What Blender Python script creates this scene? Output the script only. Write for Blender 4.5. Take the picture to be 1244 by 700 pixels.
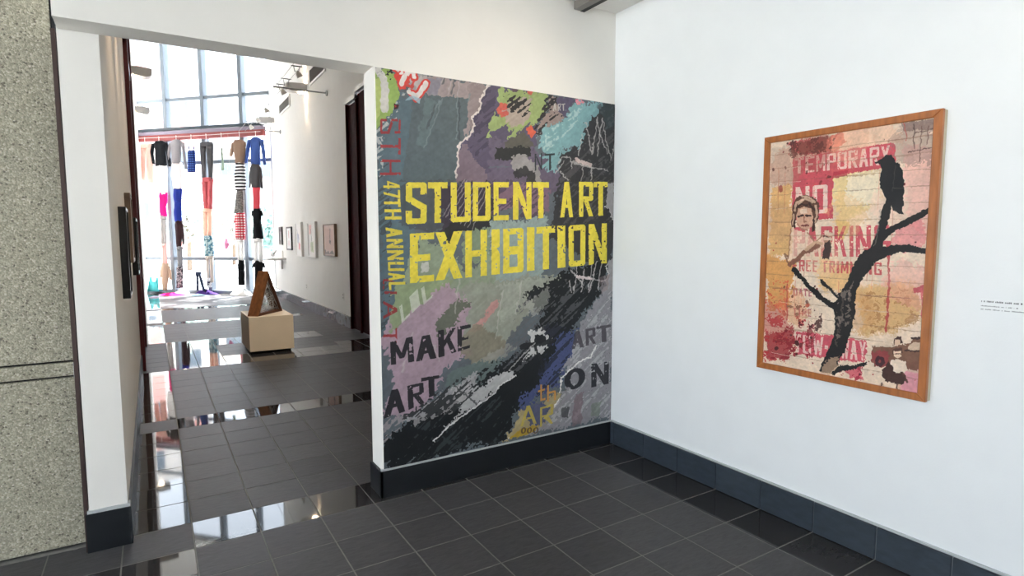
import bpy, bmesh, math, random
import numpy as np
from mathutils import Vector, Matrix
sc = bpy.context.scene
for o in list(bpy.data.objects): bpy.data.objects.remove(o)
COL = sc.collection
PI = math.pi
rnd = random.Random(7)

# ------------------------------------------------------------------ camera, sky, sun, exposure
cam = bpy.data.cameras.new('camera'); camo = bpy.data.objects.new('camera', cam); COL.objects.link(camo)
def cam_matrix(loc, pitch, yaw, roll):
    F = Vector((math.sin(yaw)*math.cos(pitch), math.cos(yaw)*math.cos(pitch), -math.sin(pitch)))
    r = Vector((math.cos(yaw), -math.sin(yaw), 0)); u = r.cross(F)
    r2 = r*math.cos(roll) + u*math.sin(roll); u2 = -r*math.sin(roll) + u*math.cos(roll)
    m = Matrix((r2, u2, -F)).transposed().to_4x4(); m.translation = loc
    return m
camo.matrix_world = cam_matrix(Vector((-1.045, -3.189, 1.548)), .08792, .55000, -.00295)
cam.sensor_width = 36; cam.lens = 36*701.42/1244; cam.shift_x = .0055; cam.shift_y = .0012
cam.clip_start = .05; cam.clip_end = 400
sc.camera = camo

world = bpy.data.worlds.new('sky'); sc.world = world; world.use_nodes = True
bg = world.node_tree.nodes['Background']
bg.inputs[0].default_value = (.80, .895, 1.02, 1); bg.inputs[1].default_value = 1.0      # bright hazy sky
sun = bpy.data.lights.new('sun', 'SUN'); sun.energy = 6.0; sun.angle = .009; sun.color = (1, .97, .93)
suno = bpy.data.objects.new('sun', sun); COL.objects.link(suno)
suno.rotation_euler = Vector((-.30, -.30, -1.0)).to_track_quat('-Z', 'Y').to_euler()
def portal(name, mat, sx, sy):            # marks a glazed opening so that sky light is sampled through it
    l = bpy.data.lights.new(name, 'AREA'); l.shape = 'RECTANGLE'; l.size = sx; l.size_y = sy; l.cycles.is_portal = True
    o = bpy.data.objects.new(name, l); COL.objects.link(o); o.matrix_world = mat
sc.view_settings.view_transform = 'Standard'; sc.view_settings.look = 'None'
sc.view_settings.gamma = 1; sc.view_settings.use_curve_mapping = False
sc.view_settings.exposure = 2.85
sc.cycles.use_denoising = True
sc.cycles.max_bounces = 10; sc.cycles.diffuse_bounces = 6; sc.cycles.glossy_bounces = 5
sc.cycles.transparent_max_bounces = 24; sc.cycles.sample_clamp_indirect = 6
sc.cycles.caustics_reflective = False; sc.cycles.caustics_refractive = False

# ------------------------------------------------------------------ helpers
def srgb(c):
    c = [x/255 for x in c]
    return tuple((x/12.92 if x <= .04045 else ((x+.055)/1.055)**2.4) for x in c) + (1,)
MATS = {}
def newmat(name):
    m = bpy.data.materials.new(name); m.use_nodes = True
    b = m.node_tree.nodes['Principled BSDF']
    return m, m.node_tree, b
def nd(nt, t, **kw):
    n = nt.nodes.new(t)
    for k, v in kw.items():
        if k in n.inputs: n.inputs[k].default_value = v
        else: setattr(n, k, v)
    return n
def mat(name, col, rough=.6, metal=0, spec=.5, noise=0, nscale=20, bump=0, bscale=60, vary=0, sheen=0, stretch=(1, 1, 1), coord='Object'):
    """plain procedural surface: colour with fine noise mottling and bump"""
    if name in MATS: return MATS[name]
    m, nt, b = newmat(name); L = nt.links.new
    c = srgb(col)
    b.inputs['Base Color'].default_value = c; b.inputs['Roughness'].default_value = rough
    b.inputs['Metallic'].default_value = metal; b.inputs['Specular IOR Level'].default_value = spec
    if sheen: b.inputs['Sheen Weight'].default_value = sheen
    tc = nd(nt, 'ShaderNodeTexCoord'); mp = nd(nt, 'ShaderNodeMapping'); mp.inputs['Scale'].default_value = stretch
    L(tc.outputs[coord], mp.inputs[0])
    if noise:
        n = nd(nt, 'ShaderNodeTexNoise', Scale=nscale, Detail=5.0); L(mp.outputs[0], n.inputs['Vector'])
        r = nd(nt, 'ShaderNodeMapRange'); r.inputs[1].default_value = .3; r.inputs[2].default_value = .7
        r.inputs[3].default_value = 1-noise; r.inputs[4].default_value = 1+noise
        L(n.outputs[0], r.inputs[0])
        mx = nd(nt, 'ShaderNodeMix', data_type='RGBA', blend_type='MULTIPLY'); mx.inputs[0].default_value = 1
        mx.inputs[6].default_value = c; L(r.outputs[0], mx.inputs[7])
        out = mx.outputs[2]
        if vary:
            oi = nd(nt, 'ShaderNodeObjectInfo'); r2 = nd(nt, 'ShaderNodeMapRange'); r2.inputs[3].default_value = 1-vary; r2.inputs[4].default_value = 1+vary
            L(oi.outputs['Random'], r2.inputs[0])
            m2 = nd(nt, 'ShaderNodeMix', data_type='RGBA', blend_type='MULTIPLY'); m2.inputs[0].default_value = 1
            L(out, m2.inputs[6]); L(r2.outputs[0], m2.inputs[7]); out = m2.outputs[2]
        L(out, b.inputs['Base Color'])
    if bump:
        n2 = nd(nt, 'ShaderNodeTexNoise', Scale=bscale, Detail=6.0); L(mp.outputs[0], n2.inputs['Vector'])
        bp = nd(nt, 'ShaderNodeBump', Strength=bump, Distance=.01); L(n2.outputs[0], bp.inputs['Height']); L(bp.outputs[0], b.inputs['Normal'])
    MATS[name] = m
    return m

def link(name, bm, m, parent=None, smooth=False):
    me = bpy.data.meshes.new(name); bmesh.ops.recalc_face_normals(bm, faces=bm.faces); bm.to_mesh(me); bm.free()
    for mm in (m if isinstance(m, (list, tuple)) else [m]): me.materials.append(mm)
    if smooth: me.shade_smooth()
    o = bpy.data.objects.new(name, me); COL.objects.link(o)
    if parent: o.parent = parent
    return o
def tag(o, label, cat=None, group=None, kind=None):
    o['label'] = label
    if cat: o['category'] = cat
    if group: o['group'] = group
    if kind: o['kind'] = kind
    return o
def empty(name, loc, label, cat, rz=0, group=None, kind=None):
    o = bpy.data.objects.new(name, None); COL.objects.link(o); o.location = loc; o.rotation_euler = (0, 0, rz)
    o.empty_display_size = .1
    return tag(o, label, cat, group, kind)
def box(bm, x0, x1, y0, y1, z0, z1, bev=0):
    r = bmesh.ops.create_cube(bm, size=1)
    vs = r['verts']
    for v in vs: v.co = Vector(((x0+x1)/2 + v.co.x*(x1-x0), (y0+y1)/2 + v.co.y*(y1-y0), (z0+z1)/2 + v.co.z*(z1-z0)))
    if bev:
        es = list({e for v in vs for e in v.link_edges})
        bmesh.ops.bevel(bm, geom=es, offset=bev, segments=1, affect='EDGES')
    return bm
def B(*a, **k): return box(bmesh.new(), *a, **k)
def bar(bm, p, q, w, h, up=(0, 0, 1), bev=0):
    """box beam from p to q, w wide sideways and h along up"""
    p, q = Vector(p), Vector(q); d = q-p; L = d.length; d.normalize()
    s = d.cross(Vector(up)); s.normalize(); u = s.cross(d)
    tmp = bmesh.new(); box(tmp, 0, L, -w/2, w/2, -h/2, h/2, bev)
    m = Matrix((d, s, u)).transposed().to_4x4(); m.translation = p
    tmp.transform(m); me = bpy.data.meshes.new('t'); tmp.to_mesh(me); tmp.free(); bm.from_mesh(me); bpy.data.meshes.remove(me)
    return bm
def prism(bm, pts, axis, a, b):
    """extrude polygon pts (2-D) along axis from a to b; axis 'x': pts=(y,z), 'y': (x,z), 'z': (x,y)"""
    def P(p, t): return {'x': (t, p[0], p[1]), 'y': (p[0], t, p[1]), 'z': (p[0], p[1], t)}[axis]
    A = [bm.verts.new(P(p, a)) for p in pts]; C = [bm.verts.new(P(p, b)) for p in pts]
    bm.faces.new(A); bm.faces.new(C)
    n = len(pts)
    for i in range(n): bm.faces.new((A[i], A[(i+1) % n], C[(i+1) % n], C[i]))
    return bm
def tube(bm, pts, r, n=8, cap=True):
    """round tube along pts; r a number or one radius per point"""
    pts = [Vector(p) for p in pts]; rings = []
    ref = Vector((.31, .17, .93))
    for i, p in enumerate(pts):
        d = (pts[min(i+1, len(pts)-1)] - pts[max(i-1, 0)]).normalized()
        a = d.cross(ref); 
        if a.length < 1e-3: a = d.cross(Vector((1, 0, 0)))
        a.normalize(); b = d.cross(a); rr = r[i] if isinstance(r, (list, tuple)) else r
        rings.append([bm.verts.new(p + rr*(a*math.cos(2*PI*k/n) + b*math.sin(2*PI*k/n))) for k in range(n)])
    for A, C in zip(rings, rings[1:]):
        for k in range(n): bm.faces.new((A[k], A[(k+1) % n], C[(k+1) % n], C[k]))
    if cap: bm.faces.new(rings[0]); bm.faces.new(rings[-1])
    return bm

# ------------------------------------------------------------------ materials
PLASTER = dict(rough=.75, spec=.25, noise=.012, nscale=6, bump=.05, bscale=120)
M_wall = mat('white_plaster', (238, 239, 238), **PLASTER)
M_wallc = mat('warm_white_plaster', (238, 234, 227), **PLASTER)
M_ceil = mat('ceiling_white', (236, 233, 228), **PLASTER)
M_grout = mat('pale_grout', (120, 118, 114), rough=.9, noise=.12, nscale=30)
M_blackbase = mat('black_painted_base', (21, 25, 29), rough=.42, noise=.06, nscale=9)
M_basetile = mat('blue_grey_slate_tile', (52, 60, 68), rough=.42, noise=.18, nscale=14, bump=.12, bscale=40, vary=.08, stretch=(1, 1, 2.5))
M_basepol = mat('polished_grey_base_tile', (92, 95, 102), rough=.06, noise=.15, nscale=12, vary=.1)
M_basegrout = mat('base_grout', (128, 132, 134), rough=.9)
M_silver = mat('aluminium_strip', (196, 200, 200), rough=.45, metal=.3)
M_maroon = mat('maroon_door_paint', (50, 7, 11), rough=.7, spec=.05, noise=.08, nscale=5)
M_maroon2 = mat('maroon_jamb_paint', (98, 22, 26), rough=.4, noise=.08, nscale=5)
M_alum = mat('grey_aluminium_mullion', (104, 114, 124), rough=.5, metal=0)
M_rail = mat('dark_teal_rail', (38, 52, 62), rough=.4)
M_redbeam = mat('red_beam_paint', (142, 64, 64), rough=.5, noise=.1, nscale=4)
M_lilac = mat('lilac_grey_beam_top', (132, 122, 140), rough=.5)
M_steel = mat('brushed_steel', (150, 152, 154), rough=.35, metal=.8)
M_dark = mat('dark_gap', (14, 13, 13), rough=.8)
M_brown = mat('bronze_trim', (78, 62, 58), rough=.45, metal=.4)
M_sconce = mat('sconce_grey', (196, 196, 198), rough=.5, metal=.2)
M_plinth = mat('cream_plinth_paint', (226, 208, 182), rough=.6, noise=.02, nscale=5)
M_wood = mat('rust_brown_wood', (124, 78, 44), rough=.5, noise=.35, nscale=10, bump=.3, bscale=25, stretch=(3, 3, .6))
M_wood2 = mat('dark_stained_wood', (84, 48, 30), rough=.55, noise=.3, nscale=10, stretch=(3, 3, .6))
M_frame = mat('honey_oak_frame', (166, 98, 46), rough=.42, noise=.2, nscale=9, bump=.1, bscale=40, stretch=(1, 6, .8))
M_frameside = mat('pale_raw_wood_side', (190, 182, 160), rough=.6, noise=.08, nscale=20)
M_black = mat('black_frame', (16, 16, 17), rough=.35)
M_brownframe = mat('brown_wood_frame', (128, 104, 84), rough=.5, noise=.2, nscale=10)
M_white = mat('white_enamel', (236, 236, 234), rough=.4)
M_vent = mat('vent_grey', (150, 150, 152), rough=.5)
M_string = mat('pale_string', (205, 205, 205), rough=.6)

def concrete():
    """exposed aggregate: pebbles of grey, tan and dark stone in grey cement"""
    m, nt, b = newmat('exposed_aggregate_concrete'); L = nt.links.new
    tc = nd(nt, 'ShaderNodeTexCoord')
    v = nd(nt, 'ShaderNodeTexVoronoi', Scale=140.0); L(tc.outputs['Object'], v.inputs['Vector'])
    v2 = nd(nt, 'ShaderNodeTexVoronoi', Scale=75.0); L(tc.outputs['Object'], v2.inputs['Vector'])
    sep = nd(nt, 'ShaderNodeSeparateColor'); L(v.outputs['Color'], sep.inputs[0])
    cr = nd(nt, 'ShaderNodeValToRGB'); e = cr.color_ramp.elements
    cols = [(0, (148, 143, 124)), (.22, (172, 166, 146)), (.42, (160, 155, 136)), (.6, (182, 176, 156)), (.78, (152, 147, 130)), (.9, (196, 190, 172)), (.97, (112, 106, 94))]
    e[0].position = 0; e[0].color = srgb(cols[0][1]); e[1].position = cols[-1][0]; e[1].color = srgb(cols[-1][1])
    for p_, c_ in cols[1:-1]:
        k = e.new(p_); k.color = srgb(c_)
    cr.color_ramp.interpolation = 'CONSTANT'
    L(sep.outputs[0], cr.inputs[0])
    sep2 = nd(nt, 'ShaderNodeSeparateColor'); L(v2.outputs['Color'], sep2.inputs[0])
    gt = nd(nt, 'ShaderNodeMath', operation='GREATER_THAN'); gt.inputs[1].default_value = .965; L(sep2.outputs[1], gt.inputs[0])
    lt = nd(nt, 'ShaderNodeMath', operation='LESS_THAN'); lt.inputs[1].default_value = .42; L(v2.outputs['Distance'], lt.inputs[0])
    ml = nd(nt, 'ShaderNodeMath', operation='MULTIPLY'); L(gt.outputs[0], ml.inputs[0]); L(lt.outputs[0], ml.inputs[1])
    mx = nd(nt, 'ShaderNodeMix', data_type='RGBA'); L(ml.outputs[0], mx.inputs[0]); L(cr.outputs[0], mx.inputs[6]); mx.inputs[7].default_value = srgb((116, 110, 98))
    L(mx.outputs[2], b.inputs['Base Color']); b.inputs['Roughness'].default_value = .85
    bp = nd(nt, 'ShaderNodeBump', Strength=.4, Distance=.005); bp.invert = True; L(v.outputs['Distance'], bp.inputs['Height']); L(bp.outputs[0], b.inputs['Normal'])
    return m
M_conc = concrete()

def slate(name, col, rough, bump, spec=.5, lo=.74, hi=1.28):
    m, nt, b = newmat(name); L = nt.links.new
    g = nd(nt, 'ShaderNodeNewGeometry'); oi = nd(nt, 'ShaderNodeObjectInfo')
    mp = nd(nt, 'ShaderNodeMapping'); L(g.outputs['Position'], mp.inputs[0]); mp.inputs['Scale'].default_value = (1, 3.2, 1)
    off = nd(nt, 'ShaderNodeVectorMath', operation='SCALE'); L(oi.outputs['Random'], off.inputs['Scale']); off.inputs[0].default_value = (31, 17, 9)
    ad = nd(nt, 'ShaderNodeVectorMath', operation='ADD'); L(mp.outputs[0], ad.inputs[0]); L(off.outputs[0], ad.inputs[1])
    n = nd(nt, 'ShaderNodeTexNoise', Scale=16.0, Detail=8.0, Roughness=.65, Distortion=.6); L(ad.outputs[0], n.inputs['Vector'])
    r = nd(nt, 'ShaderNodeMapRange'); r.inputs[1].default_value = .25; r.inputs[2].default_value = .75; r.inputs[3].default_value = lo; r.inputs[4].default_value = hi
    L(n.outputs[0], r.inputs[0])
    rv = nd(nt, 'ShaderNodeMapRange'); rv.inputs[3].default_value = .88; rv.inputs[4].default_value = 1.12; L(oi.outputs['Random'], rv.inputs[0])
    ml = nd(nt, 'ShaderNodeMath', operation='MULTIPLY'); L(r.outputs[0], ml.inputs[0]); L(rv.outputs[0], ml.inputs[1])
    mx = nd(nt, 'ShaderNodeMix', data_type='RGBA', blend_type='MULTIPLY'); mx.inputs[0].default_value = 1; mx.inputs[6].default_value = srgb(col); L(ml.outputs[0], mx.inputs[7])
    L(mx.outputs[2], b.inputs['Base Color'])
    b.inputs['Roughness'].default_value = rough; b.inputs['Specular IOR Level'].default_value = spec
    if bump:
        bp = nd(nt, 'ShaderNodeBump', Strength=bump, Distance=.004); L(n.outputs[0], bp.inputs['Height']); L(bp.outputs[0], b.inputs['Normal'])
    return m
M_tile = slate('riven_slate_tile', (72, 71, 73), .46, .4, .2)
M_tilepol = slate('polished_slate_tile', (54, 53, 54), .035, 0, .42, .92, 1.08)

def glass(name, tint):
    m, nt, b = newmat(name); L = nt.links.new
    nt.nodes.remove(b)
    out = [n for n in nt.nodes if n.type == 'OUTPUT_MATERIAL'][0]
    t = nd(nt, 'ShaderNodeBsdfTransparent'); t.inputs[0].default_value = tint
    g = nd(nt, 'ShaderNodeBsdfGlossy', Roughness=.0); f = nd(nt, 'ShaderNodeFresnel', IOR=1.45)
    mx = nd(nt, 'ShaderNodeMixShader'); g2 = nd(nt, 'ShaderNodeNewGeometry'); iv = nd(nt, 'ShaderNodeMath', operation='SUBTRACT'); iv.inputs[0].default_value = 1; L(g2.outputs['Backfacing'], iv.inputs[1])
    ml = nd(nt, 'ShaderNodeMath', operation='MULTIPLY'); L(f.outputs[0], ml.inputs[0]); L(iv.outputs[0], ml.inputs[1])   # one reflection per pane, on the side the ray enters
    L(ml.outputs[0], mx.inputs[0]); L(t.outputs[0], mx.inputs[1]); L(g.outputs[0], mx.inputs[2]); L(mx.outputs[0], out.inputs[0])
    return m
M_glass = glass('clear_glass', (.97, .975, .975, 1))
def glow(name, col, s):
    m, nt, b = newmat(name)
    b.inputs['Emission Color'].default_value = srgb(col); b.inputs['Emission Strength'].default_value = s; b.inputs['Base Color'].default_value = srgb(col)
    return m
M_lamp = glow('warm_lamp_glow', (255, 226, 190), 14)

# ------------------------------------------------------------------ flat print, painted by rule (polygons, strokes, block letters, noise)
STEM, BARH = .30, .135
def letter_loops(ch):
    """block letter in the unit square (y down): a list of even-odd shapes whose union is the letter"""
    thin = ch.endswith('_thin'); c = ch[0]; w = .17 if thin else STEM; h = .10 if thin else BARH; k = .10
    R = lambda x0, y0, x1, y1: [[(x0, y0), (x1, y0), (x1, y1), (x0, y1)]]
    V = lambda *p: [list(p)]
    ring = lambda y0, y1, r=1.0: [[(k, y0), (r-k, y0), (r, y0+k*.5), (r, y1-k*.5), (r-k, y1), (k, y1), (0, y1-k*.5), (0, y0+k*.5)], [(w, y0+h), (r-w, y0+h), (r-w, y1-h), (w, y1-h)]]
    if c == 'S': return [V((k, 0), (1-k, 0), (1, k*.5), (1, .30), (1-w, .30), (1-w, h), (w, h), (w, .36), (1, .56), (1, 1-k*.5), (1-k, 1), (k, 1), (0, 1-k*.5), (0, .68), (w, .68), (w, 1-h), (1-w, 1-h), (1-w, .66), (0, .44), (0, k*.5))]
    if c == 'T': return [R(0, 0, 1, h*1.15), R(.5-w*.55, 0, .5+w*.55, 1)]
    if c == 'U': return [V((0, 0), (w, 0), (w, 1-h), (1-w, 1-h), (1-w, 0), (1, 0), (1, 1-k*.5), (1-k, 1), (k, 1), (0, 1-k*.5))]
    if c == 'D': return [[[(0, 0), (1-k, 0), (1, k*.6), (1, 1-k*.6), (1-k, 1), (0, 1)], [(w, h), (1-w, h), (1-w, 1-h), (w, 1-h)]]]
    if c == 'E': return [R(0, 0, w*1.1, 1), R(0, 0, 1, h), R(0, 1-h, 1, 1), R(0, .5-h*.5, .84, .5+h*.5)]
    if c == 'F': return [R(0, 0, w*1.1, 1), R(0, 0, 1, h), R(0, .45, .8, .45+h)]
    if c == 'L': return [R(0, 0, w*1.1, 1), R(0, 1-h, 1, 1)]
    if c == 'N': return [R(0, 0, w*.95, 1), R(1-w*.95, 0, 1, 1), V((0, 0), (w, 0), (1, 1), (1-w, 1))]
    if c == 'M': return [R(0, 0, w*.8, 1), R(1-w*.8, 0, 1, 1), V((0, 0), (w*.9, 0), (.5+w*.3, .8), (.5-w*.3, .8)), V((1-w*.9, 0), (1, 0), (.5+w*.3, .8), (.5-w*.3, .8))]
    if c == 'A': return [V((.5-w*.6, 0), (.5+w*.6, 0), (w, 1), (0, 1)), V((.5-w*.6, 0), (.5+w*.6, 0), (1, 1), (1-w, 1)), R(.24, .6, .76, .6+h)]
    if c == 'R': return [ring(0, .55), R(0, 0, w, 1), V((w, .5), (.62, .5), (1, 1), (1-w, 1))]
    if c == 'P': return [ring(0, .56), R(0, 0, w, 1)]
    if c == 'B': return [ring(0, .54), ring(.46, 1), R(0, 0, w, 1)]
    if c == 'X': return [V((0, 0), (w*1.1, 0), (1, 1), (1-w*1.1, 1)), V((1-w*1.1, 0), (1, 0), (w*1.1, 1), (0, 1))]
    if c == 'H': return [R(0, 0, w, 1), R(1-w, 0, 1, 1), R(0, .5-h*.5, 1, .5+h*.5)]
    if c == 'I': return [R(0, 0, 1, 1)]
    if c == 'O': return [ring(0, 1)]
    if c == 'o': return [[[(.5+.5*math.cos(t*PI/12), .5+.5*math.sin(t*PI/12)) for t in range(24)], [(.5+(.5-w)*math.cos(t*PI/12), .5+(.5-h*1.3)*math.sin(t*PI/12)) for t in range(24)]]]
    if c == 'G': return [V((k, 0), (1-k, 0), (1, k*.5), (1, .32), (1-w, .32), (1-w, h), (w, h), (w, 1-h), (1-w, 1-h), (1-w, .62), (.5, .62), (.5, .5), (1, .5), (1, 1-k*.5), (1-k, 1), (k, 1), (0, 1-k*.5), (0, k*.5))]
    if c == 'K': return [R(0, 0, w, 1), V((1-w, 0), (1, 0), (w, .66), (w, .42)), V((.4, .42), (.62, .34), (1, 1), (1-w, 1))]
    if c == 'Y': return [R(.5-w*.5, .5, .5+w*.5, 1), V((0, 0), (w, 0), (.5+w*.5, .55), (.5-w*.5, .55)), V((1-w, 0), (1, 0), (.5+w*.5, .55), (.5-w*.5, .55))]
    if c == 'W': return [V((0, 0), (w*.7, 0), (.3+w*.3, 1), (.3-w*.3, 1)), V((.5-w*.35, .2), (.5+w*.35, .2), (.3+w*.3, 1), (.3-w*.3, 1)), V((.5-w*.35, .2), (.5+w*.35, .2), (.7+w*.3, 1), (.7-w*.3, 1)), V((1-w*.7, 0), (1, 0), (.7+w*.3, 1), (.7-w*.3, 1))]
    if c == '4': return [R(.55, 0, .55+w, 1), R(0, .62, 1, .62+h), V((.5, 0), (.75, 0), (w*.8, .68), (0, .68))]
    if c == '7': return [R(0, 0, 1, h), V((1-w, 0), (1, 0), (.25+w, 1), (.25, 1))]
    if c == 't': return [R(.32, 0, .32+.2, 1), R(0, .3, .9, .42), R(.4, .88, .95, 1)]
    if c == 'h': return [R(0, 0, .2, 1), R(0, .42, .9, .54), R(.75, .48, .95, 1)]
    if c == '-': return [R(0, .42, 1, .62)]
    return [R(0, 0, 1, 1)]
class Print:
    def __init__(s, w, h, seed, streak=1.0):
        s.w, s.h = w, h; s.rg = np.random.default_rng(seed); s.rgb = np.zeros((h, w, 3)); s.asp = h/w
        s.n1 = s.noise(16)*.4 + s.noise(48)*.3; s.n2 = s.noise(13)*.4 + s.noise(43)*.3
        s.n3 = s.noise(90); s.n4 = s.noise(160); 
        s.V, s.U = np.mgrid[0:h, 0:w]; s.U = (s.U+.5)/w; s.V = (s.V+.5)/h
        s.br = s.brush(9, 130, .62)*.6 + s.brush(26, 220, .62)*.4        # dry brush streaks rising to the right
        s.br = s.br*streak + s.n1*.8*(1-streak); s.n1 = s.n1 + s.br*.55; s.n2 = s.n2 - s.br*.45
    def noise(s, f):
        gh, gw = int(f*s.asp)+3, f+3
        g = s.rg.random((gh, gw)); y = np.linspace(0, gh-2.001, s.h); x = np.linspace(0, gw-2.001, s.w)
        yi, xi = y.astype(int), x.astype(int); fy, fx = (y-yi), (x-xi); fy = fy*fy*(3-2*fy); fx = fx*fx*(3-2*fx); fy = fy[:, None]; fx = fx[None]
        return (g[yi][:, xi]*(1-fy)*(1-fx) + g[yi+1][:, xi]*fy*(1-fx) + g[yi][:, xi+1]*(1-fy)*fx + g[yi+1][:, xi+1]*fy*fx) - .5
    def brush(s, fa, fb, ang):
        ca, sa = math.cos(ang), math.sin(ang); A = (s.U*ca - s.V*s.asp*sa + 1.6)*fa; B_ = (s.U*sa + s.V*s.asp*ca + .2)*fb
        g = s.rg.random((int(A.max())+3, int(B_.max())+3)); ai, bi = A.astype(int), B_.astype(int); fa_, fb_ = A-ai, B_-bi; fa_ = fa_*fa_*(3-2*fa_); fb_ = fb_*fb_*(3-2*fb_)
        return g[ai, bi]*(1-fa_)*(1-fb_) + g[ai+1, bi]*fa_*(1-fb_) + g[ai, bi+1]*(1-fa_)*fb_ + g[ai+1, bi+1]*fa_*fb_ - .5
    def win(s, pts, m):
        a = np.array(pts); x0 = max(0, int((a[:, 0].min()-m)*s.w)); x1 = min(s.w, int((a[:, 0].max()+m)*s.w)+2)
        y0 = max(0, int((a[:, 1].min()-m)*s.h)); y1 = min(s.h, int((a[:, 1].max()+m)*s.h)+2)
        return (slice(y0, max(y1, y0+1)), slice(x0, max(x1, x0+1)))
    def inside(s, X, Y, loops):
        M = np.zeros(X.shape, bool)
        for lp in loops:
            for (xa, ya), (xb, yb) in zip(lp, lp[1:]+lp[:1]):
                if ya == yb: continue
                c = ((Y < ya) != (Y < yb)) & (X < xa + (xb-xa)*(Y-ya)/(yb-ya)); M ^= c
        return M
    def warp(s, sl, r): return s.U[sl] + r*2.2*s.n1[sl] + r*1.1*s.n3[sl], s.V[sl] + (r*2.2*s.n2[sl] + r*1.1*s.n4[sl])/s.asp
    def lay(s, sl, M, col, a, mott=.05):
        k = (1 + mott*(s.n2[sl]*1.6 + s.br[sl]*1.6 + s.n4[sl]*.5 + s.n3[sl]*.6))[..., None]
        c = np.clip(np.array(col)/255*k, 0, 1); A = (M*a)[..., None]
        s.rgb[sl] = s.rgb[sl]*(1-A) + c*A
    def run(s, ops):
        for op in ops:
            if op[0] == 'p':
                _, col, r, a, pts = op; q = np.array(pts); wd, ht = np.ptp(q[:, 0]), np.ptp(q[:, 1])*s.asp; r = min(r, .13*min(wd, ht)+.001); sl = s.win(pts, r*3.4)
                if r < .036: X, Y = s.warp(sl, r); s.lay(sl, s.inside(X, Y, [pts]).astype(float), col, a)
                else:                                    # a soft wash with feathered edges
                    M = 0
                    for k in range(9):
                        X, Y = s.warp(sl, r*(.35+.14*k)); an = k*2.4; M = M + s.inside(X+r*.5*math.cos(an)*(k/9), Y+r*.5*math.sin(an)*(k/9), [pts])/9
                    s.lay(sl, M, col, a)
            elif op[0] == 's':
                _, col, w, a, r, pts = op; r = min(r, w*1.2); sl = s.win(pts, w+r*2); X, Y = s.warp(sl, r); D = np.full(X.shape, 9.)
                for (xa, ya), (xb, yb) in zip(pts, pts[1:]):
                    dx, dy = xb-xa, (yb-ya)*s.asp; px, py = X-xa, (Y-ya)*s.asp
                    t = np.clip((px*dx+py*dy)/(dx*dx+dy*dy+1e-9), 0, 1); D = np.minimum(D, np.hypot(px-t*dx, py-t*dy))
                s.lay(sl, np.clip((w/2-D)*s.w+.5, 0, 1), col, a)
            elif op[0] == 'n':
                _, col, dens, sc_, a, pts = op; sl = s.win(pts, .02); X, Y = s.warp(sl, .02)
                nn = (s.n1[sl]*.8 + s.br[sl]*.9 + s.n3[sl]*.45 + s.n4[sl]*.3); th = np.quantile(nn, 1-dens) if nn.size else 0
                s.lay(sl, (s.inside(X, Y, [pts]) & (nn > th)).astype(float), col, a)
            elif op[0] == 'l':
                _, col, a, wear, ch, q = op; sl = s.win(q, .01); X, Y = s.warp(sl, .0007)
                # inverse bilinear by homography of the quad
                A = []; b = []
                for (x, y), (u, v) in zip(q, ((0, 0), (1, 0), (1, 1), (0, 1))):
                    A.append([x, y, 1, 0, 0, 0, -u*x, -u*y]); b.append(u); A.append([0, 0, 0, x, y, 1, -v*x, -v*y]); b.append(v)
                H = np.append(np.linalg.solve(np.array(A), np.array(b)), 1).reshape(3, 3)
                W = H[2, 0]*X + H[2, 1]*Y + 1; LX = (H[0, 0]*X+H[0, 1]*Y+H[0, 2])/W; LY = (H[1, 0]*X+H[1, 1]*Y+H[1, 2])/W
                M = np.zeros(X.shape, bool)
                for loops in letter_loops(ch): M |= s.inside(LX, LY, loops)
                M &= ~((s.n3[sl]*.8 + s.n4[sl]*.8 + s.n2[sl]*.5) > .62 - wear*.55)
                s.lay(sl, M.astype(float), col, a, .035)
    def fibre(s, amt):
        s.rgb = np.clip(s.rgb*(1 + amt*(s.n3*.45 + s.n4*.3 + s.n1*.9))[..., None], 0, 1)
    def material(s, name, rough=.5, bump=0):
        im = bpy.data.images.new(name, s.w, s.h); buf = np.ones((s.h, s.w, 4), np.float32); buf[..., :3] = s.rgb[::-1]
        im.pixels.foreach_set(buf.ravel()); im.update(); im.pack()
        m, nt, b = newmat(name); L = nt.links.new
        t = nd(nt, 'ShaderNodeTexImage'); t.image = im; t.extension = 'EXTEND'; L(t.outputs[0], b.inputs['Base Color']); b.inputs['Roughness'].default_value = rough
        b.inputs['Specular IOR Level'].default_value = .35
        if bump:
            tc = nd(nt, 'ShaderNodeTexCoord'); mp = nd(nt, 'ShaderNodeMapping'); mp.inputs['Scale'].default_value = (26, 1, 5); mp.inputs['Rotation'].default_value = (0, .35, 0); L(tc.outputs['Object'], mp.inputs[0])
            n = nd(nt, 'ShaderNodeTexNoise', Scale=1.2, Detail=4.0); L(mp.outputs[0], n.inputs['Vector'])
            bp = nd(nt, 'ShaderNodeBump', Strength=bump, Distance=.01); L(n.outputs[0], bp.inputs['Height']); L(bp.outputs[0], b.inputs['Normal'])
        return m
def panel(name, quad, thick, m_face, m_side, parent=None):
    """thin board: quad = TL, TR, BR, BL of its front face as seen by the viewer; the print runs over the front face"""
    q = [Vector(v) for v in quad]; nrm = (q[1]-q[0]).cross(q[3]-q[0]).normalized()      # points away from the viewer
    bm = bmesh.new(); F = [bm.verts.new(v) for v in q]; K = [bm.verts.new(v + nrm*thick) for v in q]
    uv = bm.loops.layers.uv.new('UVMap')
    f = bm.faces.new(F); 
    for lp, c in zip(f.loops, ((0, 1), (1, 1), (1, 0), (0, 0))): lp[uv].uv = c
    bm.faces.new(K[::-1]).material_index = 1
    for i in range(4):
        g = bm.faces.new((F[i], K[i], K[(i+1) % 4], F[(i+1) % 4])); g.material_index = 1
    return link(name, bm, [m_face, m_side], parent)

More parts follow.
